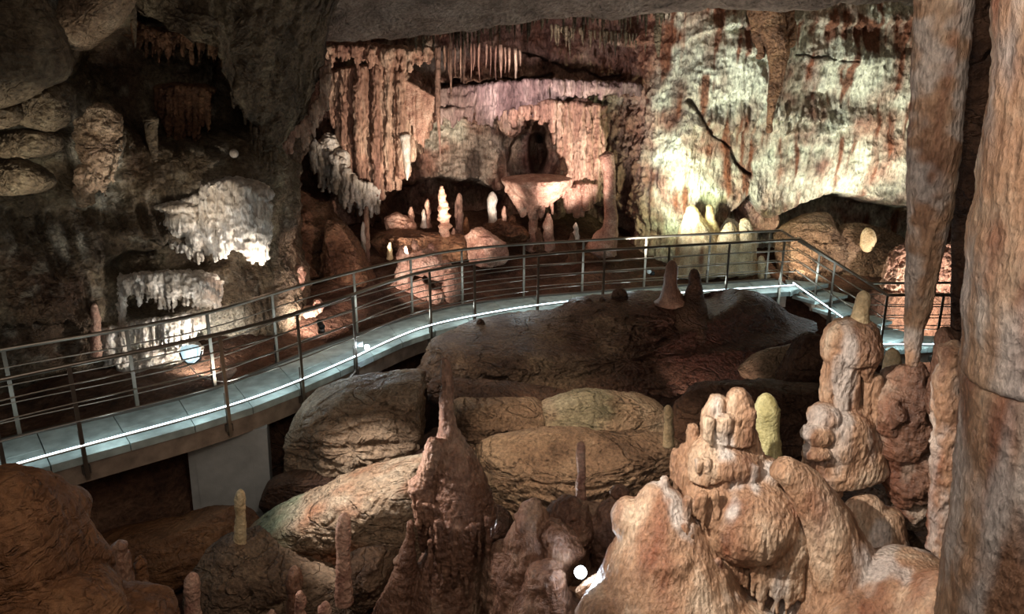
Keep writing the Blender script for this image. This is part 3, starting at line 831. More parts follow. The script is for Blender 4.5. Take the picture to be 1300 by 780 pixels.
pts += hang([(175, 352), (278, 362)], 10.3, 1.8, 14, 30, 7)
remesh('frosted_ledge', pts, .015, M['white'], None, .012, 20, .035, 15, .02, 4, 15, 0, 'frosted white ledge with short hanging drips, above the white lamp', 'flowstone')
pts = curtain([(162, 412), (200, 404), (240, 398), (266, 396)], [(162, 442), (200, 444), (235, 440), (266, 412)], 10.3, 4.2, 2.8, 8, 5, .04, .35, bow=.1) + [ell(212, 412, 10.45, 54, 8, .2)]
remesh('frosted_ledge', pts, .014, M['white'], None, .006, 20, .016, 18, .012, 4, 25, 1, 'lower row of thin white drips, seen just behind the far handrail', 'flowstone')
pts = curtain([(118, 420), (150, 414), (165, 420)], [(118, 450), (150, 470), (165, 480)], 10.3, 5, 3.2, 9, 7, .05, .4) + [ell(205, 470, 10.5, 46, 34, .3), ell(150, 490, 10.4, 34, 22, .25), ell(225, 445, 10.6, 34, 12, .2)]
remesh('flowstone_apron', pts, .018, M['white'], None, .025, 12, .035, 10, .05, 3, 35, 1, 'brightly lit pale flowstone at wall foot, seen between the railing bars', 'flowstone')
one('stalagmite', *tube([(123, 452, 7), (121, 430, 6), (122, 408, 5.5), (120, 392, 4), (120, 386, 2)], 10.1, bump=.25, bf=14), M['pink'], 'knobbly pink stalagmite left of the frosted white ledges', 'stalagmite')
one('stalactite', *tube([(167, -6, 5), (170, 25, 3.6), (172, 60, .8)], 9.6, bump=.1), M['left'], 'slim grey stalactite hanging from the dark upper left roof', 'stalactite', None)
one('stalactite', *tube([(192, 150, 9), (193, 175, 7), (197, 205, 3)], 10.6, bump=.15), M['left'], 'stubby brown stalactite in the dim upper left grotto', 'stalactite')
one('white_stone', *ell(297, 195, 10.8, 5.5, 5.5), M['white'], 'small pale round stone on the ledge above the white drapery', 'stone')
for k, (x, a, b, r) in enumerate([(60, 262, 300, 3), (75, 275, 318, 4), (88, 270, 330, 5), (104, 270, 332, 7), (34, 268, 320, 5)]):
    one('stalactite', *tube([(x, a - 8, r), (x + 1, (a + b) / 2, r * .9), (x + 1, b, r * .3)], 9.3 + .02 * x, bump=.2, bf=10, flute=.1), M['left'],
        ['second from left', 'middle one', 'fourth from left', 'rightmost and longest', 'leftmost'][k] + ' of five short olive stalactites on the left wall', 'stalactite', 'short stalactites on the far left wall')
# dark overhanging roof block, top left
v, q = blob([(85, -40, 10), (200, -50, 10.6), (430, -60, 12.4), (418, 30, 12.6), (412, 80, 12.7), (398, 118, 12.6), (378, 160, 12.3), (352, 184, 12), (334, 196, 11.8), (326, 160, 11.6), (308, 110, 11.3), (296, 60, 11), (270, 22, 10.6), (180, 12, 10.2), (140, 2, 10)], 11, .5, 200, 110, .6, .12, 1.6, .03, 3, .03)
v[:, 1] -= .10 * ridge(v * (5, 5, .7), 2, 4) + .06 * fbm(v * 6, 3, 8); v[:, 0] += .05 * fbm(v * 5, 3, 9); v[:, 2] += .06 * pn(v * (9, 9, 3), 5)
o = obj('trim_1', v, q, M['left']); tag(o, kind='structure')
pts = curtain([(305, 110), (335, 195), (352, 186)], [(305, 135), (335, 228), (352, 205)], 11.5, 6, 3, 12, 8)
v, q = merge(pts); one('drip_fringe', v, q, M['left'], 'short brown drips along the edge of the dark upper left roof', 'stalactite')
# bulging rocks of the upper left
for k, (ol, Y, T, m_, lab) in enumerate([
        ([(-40, -30), (20, -25), (46, -10), (62, 20), (76, 50), (84, 76), (78, 100), (50, 112), (24, 130), (-40, 138)], 8.3, .35, 'left', 'big smooth olive-grey rock bulge filling the upper left corner'),
        ([(20, 142), (34, 118), (60, 104), (80, 108), (89, 130), (84, 154), (65, 167), (36, 160)], 8.8, .25, 'left', 'rounded dark rock bulge below the big one in the upper left corner'),
        ([(-20, 132), (14, 132), (21, 150), (5, 163), (-20, 160)], 8.4, .15, 'left', 'small grey rock bulge at the left edge'),
        ([(-10, 172), (20, 164), (70, 168), (76, 190), (40, 202), (0, 202)], 8.9, .25, 'left', 'flat-bottomed grey rock at the left edge, under the rounded bulge'),
        ([(-20, 208), (20, 202), (48, 212), (66, 232), (40, 246), (-20, 244)], 8.8, .25, 'left', 'low rock bulge at the left edge above the short stalactites'),
        ([(78, 22), (96, -14), (165, -12), (152, 24), (130, 46), (106, 64), (88, 60), (80, 42)], 9.3, .3, 'boulder_grey', 'pale grey rock lip at the top, left of the slim stalactite')]):
    one('rock', *blob(ol, Y, T, 110, 70, .7, .06, 2, .025, 160 + k, .01, cuts=0), M[m_], lab, 'rock')
pts = [ell(132, 158, 9.9, 22, 26, .2), ell(126, 196, 9.8, 20, 30, .2), ell(114, 228, 9.7, 15, 20, .15), tube([(112, 235, 10), (106, 252, 5), (104, 262, 2)], 9.65), ell(112, 178, 9.9, 14, 30, .2)]
pts += hang([(96, 240), (112, 246), (140, 226), (152, 180)], 9.7, 2.2, 12, 20, 171)
remesh('frosted_rock', pts, .015, M['boulder_grey'], None, .015, 16, .04, 11, .03, 3, 170, 0, 'lit frosty grey rock with a ragged lower point, upper left wall', 'flowstone')
pts = hang([(336, 188), (352, 178), (378, 164), (400, 146), (412, 110), (416, 84)], 12.3, 3, 22, 44, 172, jit=.6) + [ell(350, 178, 12.5, 18, 8, .2), ell(380, 164, 12.5, 20, 9, .2), ell(402, 140, 12.6, 9, 18, .2), ell(413, 100, 12.7, 6, 24, .2)]
remesh('frilled_ledge', pts, .018, M['curtain'], None, .012, 14, .04, 10, .03, 3, 173, 0, 'pale frayed rim along the lower edge of the dark roof block', 'flowstone')
pts = curtain([(200, 112), (230, 108), (268, 116)], [(200, 150), (225, 182), (250, 184), (268, 160)], 11.5, 5, 3.6, 181, 12, .1, .4) + [ell(235, 114, 11.7, 38, 8, .3)]
remesh('flowstone_curtain', pts, .02, M['recess'], None, .02, 12, .015, 12, .03, 3, 182, 0, 'dim brown curtain of drips inside the dark upper left grotto', 'flowstone')
pts = hang([(160, 26), (200, 44), (250, 50), (300, 70)], 11.3, 3, 26, 34, 183, jit=.6, dY=.2) + [ell(230, 44, 11.5, 76, 9, .3)]
remesh('drip_row', pts, .02, M['recess'], None, .01, 12, .015, 12, .03, 3, 184, 0, 'row of brown drips under the roof of the dark upper left grotto', 'flowstone')
pts = [tube([(972, 6, 18), (978, 30, 17), (986, 62, 13), (986, 96, 8), (980, 130, 5), (976, 168, 2)], 16.35, seg=26), tube([(958, 10, 8), (962, 40, 7), (966, 74, 4)], 16.4), tube([(1000, 10, 7), (1003, 40, 6), (1004, 60, 3)], 16.4)]
remesh('stalactite', pts, .022, M['recess'], None, .03, 9, .01, 12, .03, 3, 185, 1, 'thick tapering brown stalactite against the pale right wall', 'stalactite')
# lamp with a white shade, and its cable
lp_ = empty('wall_lamp', P(242, 462, 9.75), 'white bowl-shaped lamp with a trailing cable behind the railing, bottom left wall', 'lamp')
v, q = ell(242, 448, 9.8, 13, 16, .1, 32); v[:, 2] = np.minimum(v[:, 2], P(242, 440, 9.8)[2]); tag(obj('shade', v, q, M['bowl'], lp_), 'glowing white bowl')
obj('cradle', *poly_tube(np.column_stack([np.array([P(x, y, 9.68) for x, y in ((228, 448), (231, 456), (238, 462), (247, 462), (254, 456), (256, 446))]), np.full(6, .012)]), 8), M['black'], lp_)
cb = smoothpts(np.array([(*P(x, y, Y), .009) for x, y, Y in ((239, 463, 9.7), (252, 476, 9.5), (272, 483, 9.3), (290, 484, 9.2), (315, 476, 9.3))]), 40)
obj('cable', *poly_tube(cb, 6), M['cable'], lp_)
one('stone', *blob([(255, 492), (268, 478), (290, 468), (300, 470), (286, 488), (268, 500)], 9.7, .12, 40, 30, rough=.03, rf=6), M['pink'], 'flat pink-lit stone on the ground behind the far railing', 'stone')

# ================================================================== formations on the back wall
pts = curtain([(424, 92), (450, 84), (500, 84), (520, 98), (556, 122)], [(424, 160), (436, 212), (452, 228), (470, 244), (490, 248), (506, 236), (520, 214), (536, 190), (556, 130)], 17.3, 5.4, 4.4, 21, 7, .12, .5, bow=.45)
pts += [ell(480, 100, 17.5, 58, 18, .5), ell(515, 150, 17.35, 26, 50, .3), ell(478, 150, 17.4, 40, 60, .4)]
remesh('flowstone_curtain', pts, .024, M['curtain'], None, .045, 13, .02, 12, .03, 2, 45, 1, 'tall red-brown fluted curtain on the back wall, upper centre left', 'flowstone')
pts = curtain([(396, 176), (430, 200), (450, 226), (484, 240)], [(396, 224), (420, 246), (445, 266), (470, 276), (484, 262)], 16.9, 3.2, 3, 22, 11, .1, .4, bow=.2) + [ell(418, 186, 17.2, 14, 16, .3), ell(432, 204, 17.1, 14, 16, .3), ell(406, 196, 17.1, 10, 14, .3), ell(445, 232, 17.1, 30, 12, .3)]
remesh('flowstone_fringe', pts, .024, M['white'], None, .03, 13, .04, 9, .03, 3, 55, 0, 'pale ribbed fringe below the red-brown curtain on the back wall', 'flowstone')
one('stalactite', *tube([(514, 172, 7), (516, 195, 5), (517, 215, 3.6), (517, 229, .8)], 16.7, seg=20, bump=.1, bf=8), M['white'], 'short bright white stalactite at the bottom of the red-brown curtain', 'stalactite')
pts = [tube([(510, 100, 2), (530, 112, 3), (552, 124, 2)], 16.7, seg=8)] + curtain([(512, 104), (552, 126)], [(512, 130), (526, 178), (538, 186), (552, 132)], 16.75, 3, 2.2, 24, 3, .02, .5)
remesh('drapery_wing', pts, .018, M['pink'], None, .008, 12, .006, 14, .01, 3, 3, 1, 'thin violet drapery with a pale upper edge beside the red-brown curtain', 'flowstone')
for k, (x, a, b, r, lab) in enumerate([(556, 60, 196, 3.6, 'long thin brown stalactite just right of the violet drapery'), (572, 40, 126, 2.4, 'needle-thin stalactite crossing the dark crack in the back wall'),
                                       (723, 40, 74, 1.8, 'tiny dark stalactite under the roof, above the centre of the back wall'), (835, 33, 72, 5, 'dark dagger-shaped stalactite at the left edge of the pale right wall'),
                                       (588, 52, 104, 2.5, 'thin pale stalactite above the dark crack in the back wall')]):
    one('stalactite', *tube([(x, a, r), (x, a * .5 + b * .5, r * .85), (x + (1 if k else 3), b, r * .2)], 16.6, bump=.15, bf=6, seg=12), M['left' if k in (2, 3) else 'back'], lab, 'stalactite')
pts = curtain([(642, 140), (700, 128), (766, 134)], [(642, 172), (650, 170), (660, 150), (684, 150), (704, 170), (710, 204), (717, 230), (730, 252), (748, 258), (766, 242)], 17.25, 4.8, 3.8, 26, 6, .12, .5, bow=.25)
pts += [ell(737, 180, 17.4, 26, 56, .3), ell(705, 140, 17.5, 60, 14, .35), ell(748, 225, 17.3, 15, 34, .25), ell(650, 150, 17.5, 16, 24, .3)]
remesh('flowstone_curtain', pts, .024, M['curtain'], None, .045, 13, .025, 12, .03, 2, 65, 1, 'pink fluted curtain above and right of the flat stone balcony', 'flowstone')
pts = curtain([(722, 238), (745, 232), (756, 236)], [(722, 270), (735, 276), (756, 262)], 16.9, 4.5, 4, 27, 4, .08, .5)
remesh('flowstone_fringe', pts, .022, M['pink'], None, .02, 10, .02, 12, .02, 3, 66, 1, 'short pink fringe hanging right of the flat stone balcony', 'flowstone')
pts = curtain([(548, 112), (600, 110), (640, 103), (700, 101), (760, 104), (812, 106)], [(548, 146), (600, 150), (640, 140), (700, 128), (760, 122), (812, 118)], 17.25, 3.4, 3, 71, 6, .05, .5, bow=.1)
pts += [ell(600, 126, 17.4, 56, 17, .3), ell(680, 116, 17.4, 60, 14, .3), ell(760, 112, 17.4, 56, 9, .3)] + hang([(550, 142), (640, 138), (700, 126)], 17.15, 2.4, 16, 30, 72)
remesh('flowstone_band', pts, .024, M['violet'], None, .04, 15, .008, 12, .04, 2, 73, 1, 'long violet flowstone band below the dark crack across the back wall', 'flowstone')
# frills and drips under the roof edge
pts = curtain([(408, 62), (440, 56), (480, 60), (520, 64), (548, 60)], [(408, 84), (440, 78), (480, 86), (520, 90), (548, 78)], 16.6, 4, 3.4, 61, 7, .15, .4) + [ell(450, 62, 16.8, 50, 7, .3), ell(515, 66, 16.8, 42, 7, .3)]
remesh('frilled_ledge', pts, .024, M['curtain'], None, .02, 10, .04, 9, .04, 3, 62, 0, 'tan frilly ledge just under the roof, above the red-brown curtain', 'flowstone')
v, q = merge(hang([(520, 36), (600, 32), (650, 22), (720, 14), (850, 12)], 15.6, 2.2, 22, 70, 63, taper=.15, jit=.7, dY=.3, seg=6) + hang([(700, 34), (760, 42), (830, 46)], 17.6, 2, 16, 26, 64, taper=.15, jit=.7, seg=6))
tag(one('drip_fringe', v, q, M['left'], 'ragged fringe of tiny dark drips along the roof edge, centre', 'stalactite'), kind='stuff')
v, q = merge(hang([(565, 62), (610, 58), (660, 66)], 17.3, 2, 34, 16, 65, taper=.15, jit=.5, seg=6))
tag(one('drip_fringe', v, q, M['curtain'], 'thin pale drips on the recessed band above the dark crack', 'stalactite'), kind='stuff')
# balcony dish on its stem
V, Q = tube([(682, 221, 1), (682, 223, 34), (682, 226, 41), (682, 231, 42), (681, 238, 38), (680, 250, 26), (678, 262, 12)], 16.5, seg=60, flute=.08, ff=9, bump=.08, bf=2)
pts = [(V, Q)] + hang([(645, 238), (680, 256), (716, 240)], 16.25, 2.2, 12, 26, 28) + hang([(650, 240), (672, 262), (700, 256)], 16.4, 2.5, 12, 16, 29) + [tube([(652, 240, 10), (660, 262, 5), (664, 275, 3)], 16.4)]
pts += [tube([(677, 256, 7), (678, 275, 5), (676, 300, 5.5), (675, 318, 8)], 16.5, seg=14)]
o = remesh('stone_balcony', pts, .02, M['pink'], None, .016, 10, .008, 14, .02, 3, 75, 1, 'flat-topped mushroom-like flowstone balcony on a thin stem, under the dark niche', 'flowstone')
# columns and stalagmites on the ledge behind the walkway
one('column', *tube([(770, 196, 9), (773, 215, 8), (774, 250, 7.5), (776, 275, 8), (774, 292, 11), (768, 306, 16), (764, 320, 20)], 16.2, seg=24, bump=.2, bf=5, ring=.1, rf=5), M['pink'], 'tall slim pink column with a knobbly foot, right of the stone balcony', 'column')
one('totem_stalagmite', *tube([(564, 322, 8), (564, 300, 7), (565, 285, 7), (563, 268, 6.5), (562, 250, 5), (561, 237, 3)], 15.6, seg=26, res=150, bump=.15, bf=6, ring=.6, rf=11), M['pink'], 'tall stalagmite of stacked discs at the centre left, behind the railings', 'stalagmite')
one('stalagmite', *tube([(626, 290, 9), (626, 284, 6), (625, 272, 5.5), (624, 262, 5.5), (625, 254, 7), (625, 248, 5), (625, 244, 2)], 16.4, seg=20, ring=.12, rf=9), M['white'], 'small pure white stalagmite below and left of the stone balcony', 'stalagmite')
for x, t, b, r, m_, Y, lab in [
        (543, 253, 285, 4.5, 'pink', 16.2, 'thin pink stalagmite with a white-lit flank, left of the disc-stacked totem'),
        (538, 266, 285, 3.2, 'white', 16.1, 'little white stalagmite at the foot of the thin pink one'),
        (522, 263, 292, 5, 'pink', 16.2, 'round-headed grey pink stalagmite, third left of the totem'),
        (583, 246, 318, 6.5, 'back', 16.2, 'tall dark purple stalagmite right of the disc-stacked totem'),
        (592, 276, 318, 5, 'orange', 15.9, 'stubby ochre stalagmite right of the dark purple one'),
        (576, 290, 322, 4.5, 'back', 15.7, 'short dark stalagmite between the totem and the purple one'),
        (640, 262, 300, 4, 'pink', 16.3, 'short pink stalagmite between the white one and the balcony stem'),
        (696, 272, 312, 8, 'pink', 15.9, 'rounded tan stalagmite just right of the balcony stem'),
        (684, 290, 314, 6, 'recess', 15.8, 'low brown stalagmite at the foot of the balcony stem'),
        (650, 275, 300, 13, 'recess', 16.4, 'squat purple-brown stump left of the balcony stem'),
        (731, 283, 300, 4, 'white', 15.9, 'small white splinter standing left of the pink column foot'),
        (726, 296, 330, 6, 'recess', 15.6, 'dim brown stalagmite left of the pink column'),
        (495, 308, 325, 3.5, 'cream', 15, 'tiny cream stub beside the dark hole, left of centre'),
        (461, 282, 330, 3.6, 'white', 14.6, 'slim stalagmite with a white tip against the brown slope'),
        (465, 262, 335, 5, 'back', 15.0, 'slender dark stalagmite leaning behind the white-tipped one'),
        (423, 255, 290, 5, 'pink', 15.2, 'pinkish spike at the top of the left rubble slope'),
        (442, 290, 345, 9, 'recess', 14.6, 'brown horn-shaped stalagmite on the left rubble slope')]:
    one('stalagmite', *tube([(x, b + 4, r * 1.3), (x, b - 4, r * .95), (x + .5, (t + b) / 2, r * .8), (x - .5, (t * .7 + b * .3), r * .78), (x, t + r, r * .62), (x, t, r * .3)], Y, seg=18, bump=.35, bf=9, seed=x, ring=.15, rf=9), M[m_], lab, 'stalagmite')
# pale cones on the right, by the wall foot
pts = [tube([(878, 262, 5), (880, 280, 14), (884, 300, 23), (888, 325, 30), (890, 345, 34)], 16.2, seg=24), tube([(900, 262, 3), (902, 285, 8), (905, 310, 12), (908, 330, 14)], 16.3)]
o = remesh('flowstone_cone', pts, .025, M['cream'], None, .03, 7, .01, 12, .03, 2, 85, 2, 'cream and rust streaked flowstone cone at the foot of the pale right wall', 'flowstone')
n_ = len(o.data.vertices); a_ = np.empty(n_ * 3, np.float32); o.data.vertices.foreach_get('co', a_); a_ = a_.reshape(-1, 3)
vattr(o, 'stain', np.clip(sst(.1, .6, pn(a_ * (5, 5, .6), 3)), 0, 1) * .8)
pts = [tube([(926, 284, 4), (926, 296, 11), (923, 318, 17), (920, 345, 22)], 15.9, seg=24), tube([(946, 278, 5), (946, 300, 11), (944, 325, 15), (942, 345, 18)], 15.9, seg=24)]
remesh('twin_stalagmite', pts, .02, M['cream'], None, .02, 9, .01, 14, .02, 3, 95, 2, 'stout cream twin-peaked stalagmite behind the railing, at the wall foot', 'stalagmite')
one('pale_boulder', *blob([(1092, 312), (1094, 296), (1101, 289), (1110, 294), (1112, 308), (1106, 320), (1097, 320)], 16.1, .12, 40, 30, rough=.02, rf=4), M['cream'], 'pale egg-shaped stone in the brown recess above the steps', 'stone')
one('stalagmite', *tube([(970, 352, 8), (968, 338, 6), (966, 326, 3)], 15.5, bump=.2, bf=8), M['cream'], 'stubby cream stalagmite near the top of the steps', 'stalagmite')
# brown rocks of the right recess
for k, (ol, Y, T, m_, lab) in enumerate([
        ([(985, 300), (1010, 280), (1045, 272), (1068, 290), (1080, 330), (1075, 380), (1030, 385), (995, 360)], 16.8, .6, 'boulder', 'tawny fluted rock lit in the recess right of the twin stalagmites'),
        ([(1060, 290), (1100, 285), (1140, 300), (1175, 330), (1180, 380), (1130, 400), (1080, 400), (1055, 350)], 16.6, .6, 'boulder', 'big brown rock behind the sloping handrails'),
        ([(1000, 340), (1040, 350), (1100, 385), (1180, 400), (1240, 400), (1240, 440), (1100, 440), (1010, 400)], 15.9, .5, 'boulder', 'low brown bank of rock beside the steps'),
        ([(930, 262), (945, 240), (970, 250), (985, 275), (975, 292), (945, 290)], 17.4, .4, 'back', 'brown knob of rock in the dark hole under the pale wall')]):
    one('rock', *blob(ol, Y, T, 100, 70, .7, .12, 1.6, .04, 100 + k, .05), M[m_], lab, 'rock')
pts = []
v, q = blob([(1122, 322), (1150, 306), (1190, 312), (1240, 300), (1250, 380), (1245, 450), (1180, 440), (1130, 425), (1116, 380)], 15.7, .25, 220, 150, .55, .05, 2, .0, 110)
N_ = np.array((0, -1, 0)); v = v + N_ * (.09 * ridge(v * 6, 2, 3) + .04 * ridge(v * 15, 2, 5))[:, None]
one('coral_rock', v, q, M['curtain'], 'bright pink-lit knobbly coral rock behind the lower platform railing', 'rock')
# rubble and pink rocks behind the far railing
for k, (ol, Y, T, m_, lab) in enumerate([
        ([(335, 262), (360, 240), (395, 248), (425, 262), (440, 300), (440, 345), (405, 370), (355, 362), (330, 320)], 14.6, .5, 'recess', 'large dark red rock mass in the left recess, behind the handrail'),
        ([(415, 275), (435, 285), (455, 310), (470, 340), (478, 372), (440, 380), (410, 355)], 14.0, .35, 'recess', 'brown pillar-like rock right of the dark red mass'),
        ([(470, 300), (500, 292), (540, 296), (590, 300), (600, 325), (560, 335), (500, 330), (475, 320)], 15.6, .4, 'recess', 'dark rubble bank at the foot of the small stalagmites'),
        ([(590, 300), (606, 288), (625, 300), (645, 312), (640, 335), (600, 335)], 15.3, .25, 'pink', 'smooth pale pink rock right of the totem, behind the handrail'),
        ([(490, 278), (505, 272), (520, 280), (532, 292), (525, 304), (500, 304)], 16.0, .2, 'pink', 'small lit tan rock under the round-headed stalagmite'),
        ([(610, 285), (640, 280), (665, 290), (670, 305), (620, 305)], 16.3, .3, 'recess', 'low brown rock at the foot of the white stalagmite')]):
    one('rock', *blob(ol, Y, T, 90, 60, .7, .12, 2, .04, 120 + k, .04), M[m_], lab, 'rock')
pts = [ell(514, 350, 14.2, 10, 40, .2), ell(535, 332, 14.3, 24, 18, .3), ell(560, 345, 14.3, 22, 14, .25), ell(575, 365, 14.1, 12, 24, .2), ell(532, 372, 14.1, 16, 18, .2), ell(553, 378, 14, 10, 12, .15),
       tube([(527, 330, 6), (527, 314, 5), (527, 306, 3)], 14.3), tube([(546, 330, 7), (546, 316, 5), (546, 309, 3)], 14.3), ell(505, 372, 14.2, 12, 16, .2)]
remesh('knobbly_rock', pts, .02, M['pink'], None, .02, 8, .03, 9, .05, 3, 135, 1, 'pink-lit knobbly rock with arches and two small stubs, behind the railing bend', 'rock')
pts = [ell(336, 345, 12.6, 12, 12), ell(352, 358, 12.5, 16, 12), ell(378, 350, 12.7, 8, 14), ell(366, 364, 12.6, 20, 10), ell(392, 396, 12.2, 12, 8), ell(404, 388, 12.3, 6, 10)]
remesh('knobbly_rock', pts, .016, M['pink'], None, .01, 8, .03, 10, .03, 3, 145, 1, 'group of pink-lit rock knobs behind the far handrail, left', 'rock')
for x, y, X2, Y2 in ((383, 377, 393, 374), (393, 392, 400, 390)):
    pass
sl_ = empty('spotlight', P(406, 404, 11.6), 'small black spotlight on the ground behind the far railing', 'lamp')
v, q = tube_w(np.array([(*P(404, 408, 11.6), .045), (*P(409, 416, 11.5), .05)]), 14, res=6); obj('housing', v, q, M['black'], sl_)
obj('bracket', *box(*P(408, 420, 11.55), .1, .05, .08), M['steel_d'], sl_)

# ================================================================== boulders before the walkway
BL = [
    ('boulder', [(465, 492, 9.9), (500, 462, 10.3), (545, 434, 10.9), (600, 412, 11.7), (640, 404, 12.1), (700, 397, 12.4), (735, 381, 12.6), (800, 375, 12.8), (850, 373, 12.9), (900, 384, 13.1), (940, 370, 13.2), (975, 378, 13.3),
                 (1005, 400, 13.2), (1036, 412, 13), (1012, 424, 12.6), (990, 447, 12.2), (950, 476, 11.6), (900, 493, 11.2), (850, 502, 10.8), (760, 508, 10.4), (700, 512, 10.2), (600, 508, 10), (520, 500, 9.9)], 11, .75, 'boulder_dark', dict(n=300, m=150, sq=.6, rough=.12, rf=1.3, fine=.045, strata=.05, crack=.06, cuts=6), 'huge dark brown boulder leaning against the footbridge, two stumps on its back'),
    ('boulder', [(368, 590), (372, 540), (392, 508), (430, 494), (470, 487), (520, 481), (546, 488), (553, 512), (545, 550), (512, 580), (460, 600), (410, 606)], 8.9, .7, 'boulder_grey', dict(n=180, m=110, sq=.55, rough=.08, rf=1.6, fine=.02, strata=.04, crack=.04, cuts=10, cutk=.9), 'pale lit boulder with a flat grey top, just right of the pier'),
    ('boulder', [(556, 530), (580, 513), (640, 510), (692, 516), (696, 556), (640, 566), (585, 572), (556, 560)], 9.3, .5, 'boulder', dict(n=150, m=80, sq=.5, rough=.06, rf=2, fine=.012, strata=.03, crack=.03), 'flat brown slab behind the tall foreground stalagmite'),
    ('boulder', [(690, 516), (720, 505), (750, 502), (800, 505), (842, 520), (856, 548), (846, 566), (790, 570), (700, 564), (690, 545)], 9.2, .5, 'boulder_grey', dict(n=150, m=80, sq=.5, rough=.08, rf=2, fine=.015, strata=.02, crack=.04), 'pale greenish-topped slab in the middle, under the huge dark boulder'),
    ('boulder', [(598, 576), (640, 562), (700, 556), (770, 560), (856, 562), (866, 600), (860, 660), (800, 700), (700, 712), (610, 700), (600, 640)], 8.2, .5, 'boulder', dict(n=190, m=110, sq=.4, rough=.05, rf=2, fine=.014, strata=.05, crack=.03), 'broad orange-brown layered slab behind the thin central stalagmite'),
    ('boulder', [(304, 688), (320, 668), (352, 650), (390, 634), (430, 616), (480, 600), (550, 585), (570, 620), (560, 680), (520, 720), (470, 742), (430, 738), (370, 722), (325, 706)], 7.3, .5, 'boulder_grey', dict(n=190, m=110, sq=.6, rough=.08, rf=1.6, fine=.02, strata=.015, crack=.035, cuts=6, cutk=.92), 'large whitish slab patched with green and rust, left of the tall stalagmite'),
    ('boulder', [(238, 740), (262, 700), (300, 684), (350, 712), (400, 728), (440, 745), (450, 790), (400, 830), (250, 830)], 6.6, .45, 'boulder', dict(n=150, m=90, sq=.6, rough=.1, rf=2, fine=.016, strata=.01, crack=.045), 'cracked grey-brown rock at the bottom, below the whitish slab'),
    ('boulder', [(112, 690), (150, 676), (220, 668), (270, 655), (316, 648), (330, 672), (300, 690), (262, 712), (230, 745), (180, 775), (120, 760)], 7.6, .45, 'orange', dict(n=150, m=80, sq=.6, rough=.08, rf=2, fine=.012, strata=.012), 'ochre log-shaped rock ledge below the pier'),
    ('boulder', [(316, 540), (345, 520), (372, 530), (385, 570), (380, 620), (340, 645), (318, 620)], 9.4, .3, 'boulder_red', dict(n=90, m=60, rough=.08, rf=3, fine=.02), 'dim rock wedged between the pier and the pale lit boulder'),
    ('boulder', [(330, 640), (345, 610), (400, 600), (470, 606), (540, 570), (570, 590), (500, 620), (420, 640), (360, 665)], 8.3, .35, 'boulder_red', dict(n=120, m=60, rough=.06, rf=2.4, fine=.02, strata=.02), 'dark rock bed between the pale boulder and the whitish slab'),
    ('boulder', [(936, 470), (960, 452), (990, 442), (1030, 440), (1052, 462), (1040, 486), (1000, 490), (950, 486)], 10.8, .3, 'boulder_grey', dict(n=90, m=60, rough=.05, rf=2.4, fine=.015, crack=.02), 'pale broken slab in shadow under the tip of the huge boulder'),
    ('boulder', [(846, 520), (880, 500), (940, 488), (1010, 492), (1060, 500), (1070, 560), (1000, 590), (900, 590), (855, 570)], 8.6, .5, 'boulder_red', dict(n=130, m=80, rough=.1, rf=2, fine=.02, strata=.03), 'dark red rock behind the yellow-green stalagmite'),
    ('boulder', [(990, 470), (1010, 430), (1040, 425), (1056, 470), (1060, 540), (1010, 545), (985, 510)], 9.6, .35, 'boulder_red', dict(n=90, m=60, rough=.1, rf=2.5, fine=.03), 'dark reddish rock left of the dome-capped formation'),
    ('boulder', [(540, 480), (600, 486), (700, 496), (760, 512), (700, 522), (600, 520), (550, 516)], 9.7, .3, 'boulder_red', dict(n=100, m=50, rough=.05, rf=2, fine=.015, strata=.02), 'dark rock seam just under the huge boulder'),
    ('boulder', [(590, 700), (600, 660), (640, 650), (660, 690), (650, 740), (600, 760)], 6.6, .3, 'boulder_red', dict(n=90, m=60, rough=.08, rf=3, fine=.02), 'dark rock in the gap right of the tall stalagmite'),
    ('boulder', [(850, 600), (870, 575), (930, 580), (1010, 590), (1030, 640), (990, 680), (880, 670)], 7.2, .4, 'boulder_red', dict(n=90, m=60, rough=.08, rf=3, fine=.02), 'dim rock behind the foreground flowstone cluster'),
    ('boulder', [(430, 715), (455, 700), (490, 705), (500, 740), (470, 770), (430, 765)], 6.2, .25, 'boulder', dict(n=80, m=50, rough=.05, rf=3, fine=.02), 'small rounded rock left of the tall stalagmite foot'),
    ('boulder', [(1095, 640), (1120, 625), (1150, 650), (1170, 690), (1120, 710), (1085, 690)], 5.2, .25, 'boulder', dict(n=80, m=50, rough=.04, rf=3, fine=.015), 'rounded tan rock in the gap behind the right mound'),
]
for k, (nm, ol, Y, T, m_, kw, lab) in enumerate(BL):
    V, Q = blob(ol, Y, T, seed=200 + 3 * k, **kw); o = one(nm, V, Q, M[m_], lab, 'boulder')
    if k == 5:
        a = P(330, 690, 7)[[0, 2]]; vattr(o, 'calcite', .9 * sst(.5, .1, np.hypot(V[:, 0] - P(335, 688, 7)[0], V[:, 2] - P(335, 688, 7)[2]) + .2 * pn(V * 5, 2)))
        vattr(o, 'stain', .7 * sst(-.1, .6, fbm(V * 1.7, 3, 9)))
    if k == 0: vattr(o, 'stain', .9 * sst(.5, 3.2, V[:, 0] + .8 * fbm(V * 1.2, 3, 4)))
    if k == 3: vattr(o, 'calcite', .4 * sst(.6, .2, np.hypot(V[:, 0] - P(740, 515, 9)[0], V[:, 2] - P(740, 515, 9)[2]) + .2 * pn(V * 5, 2)))
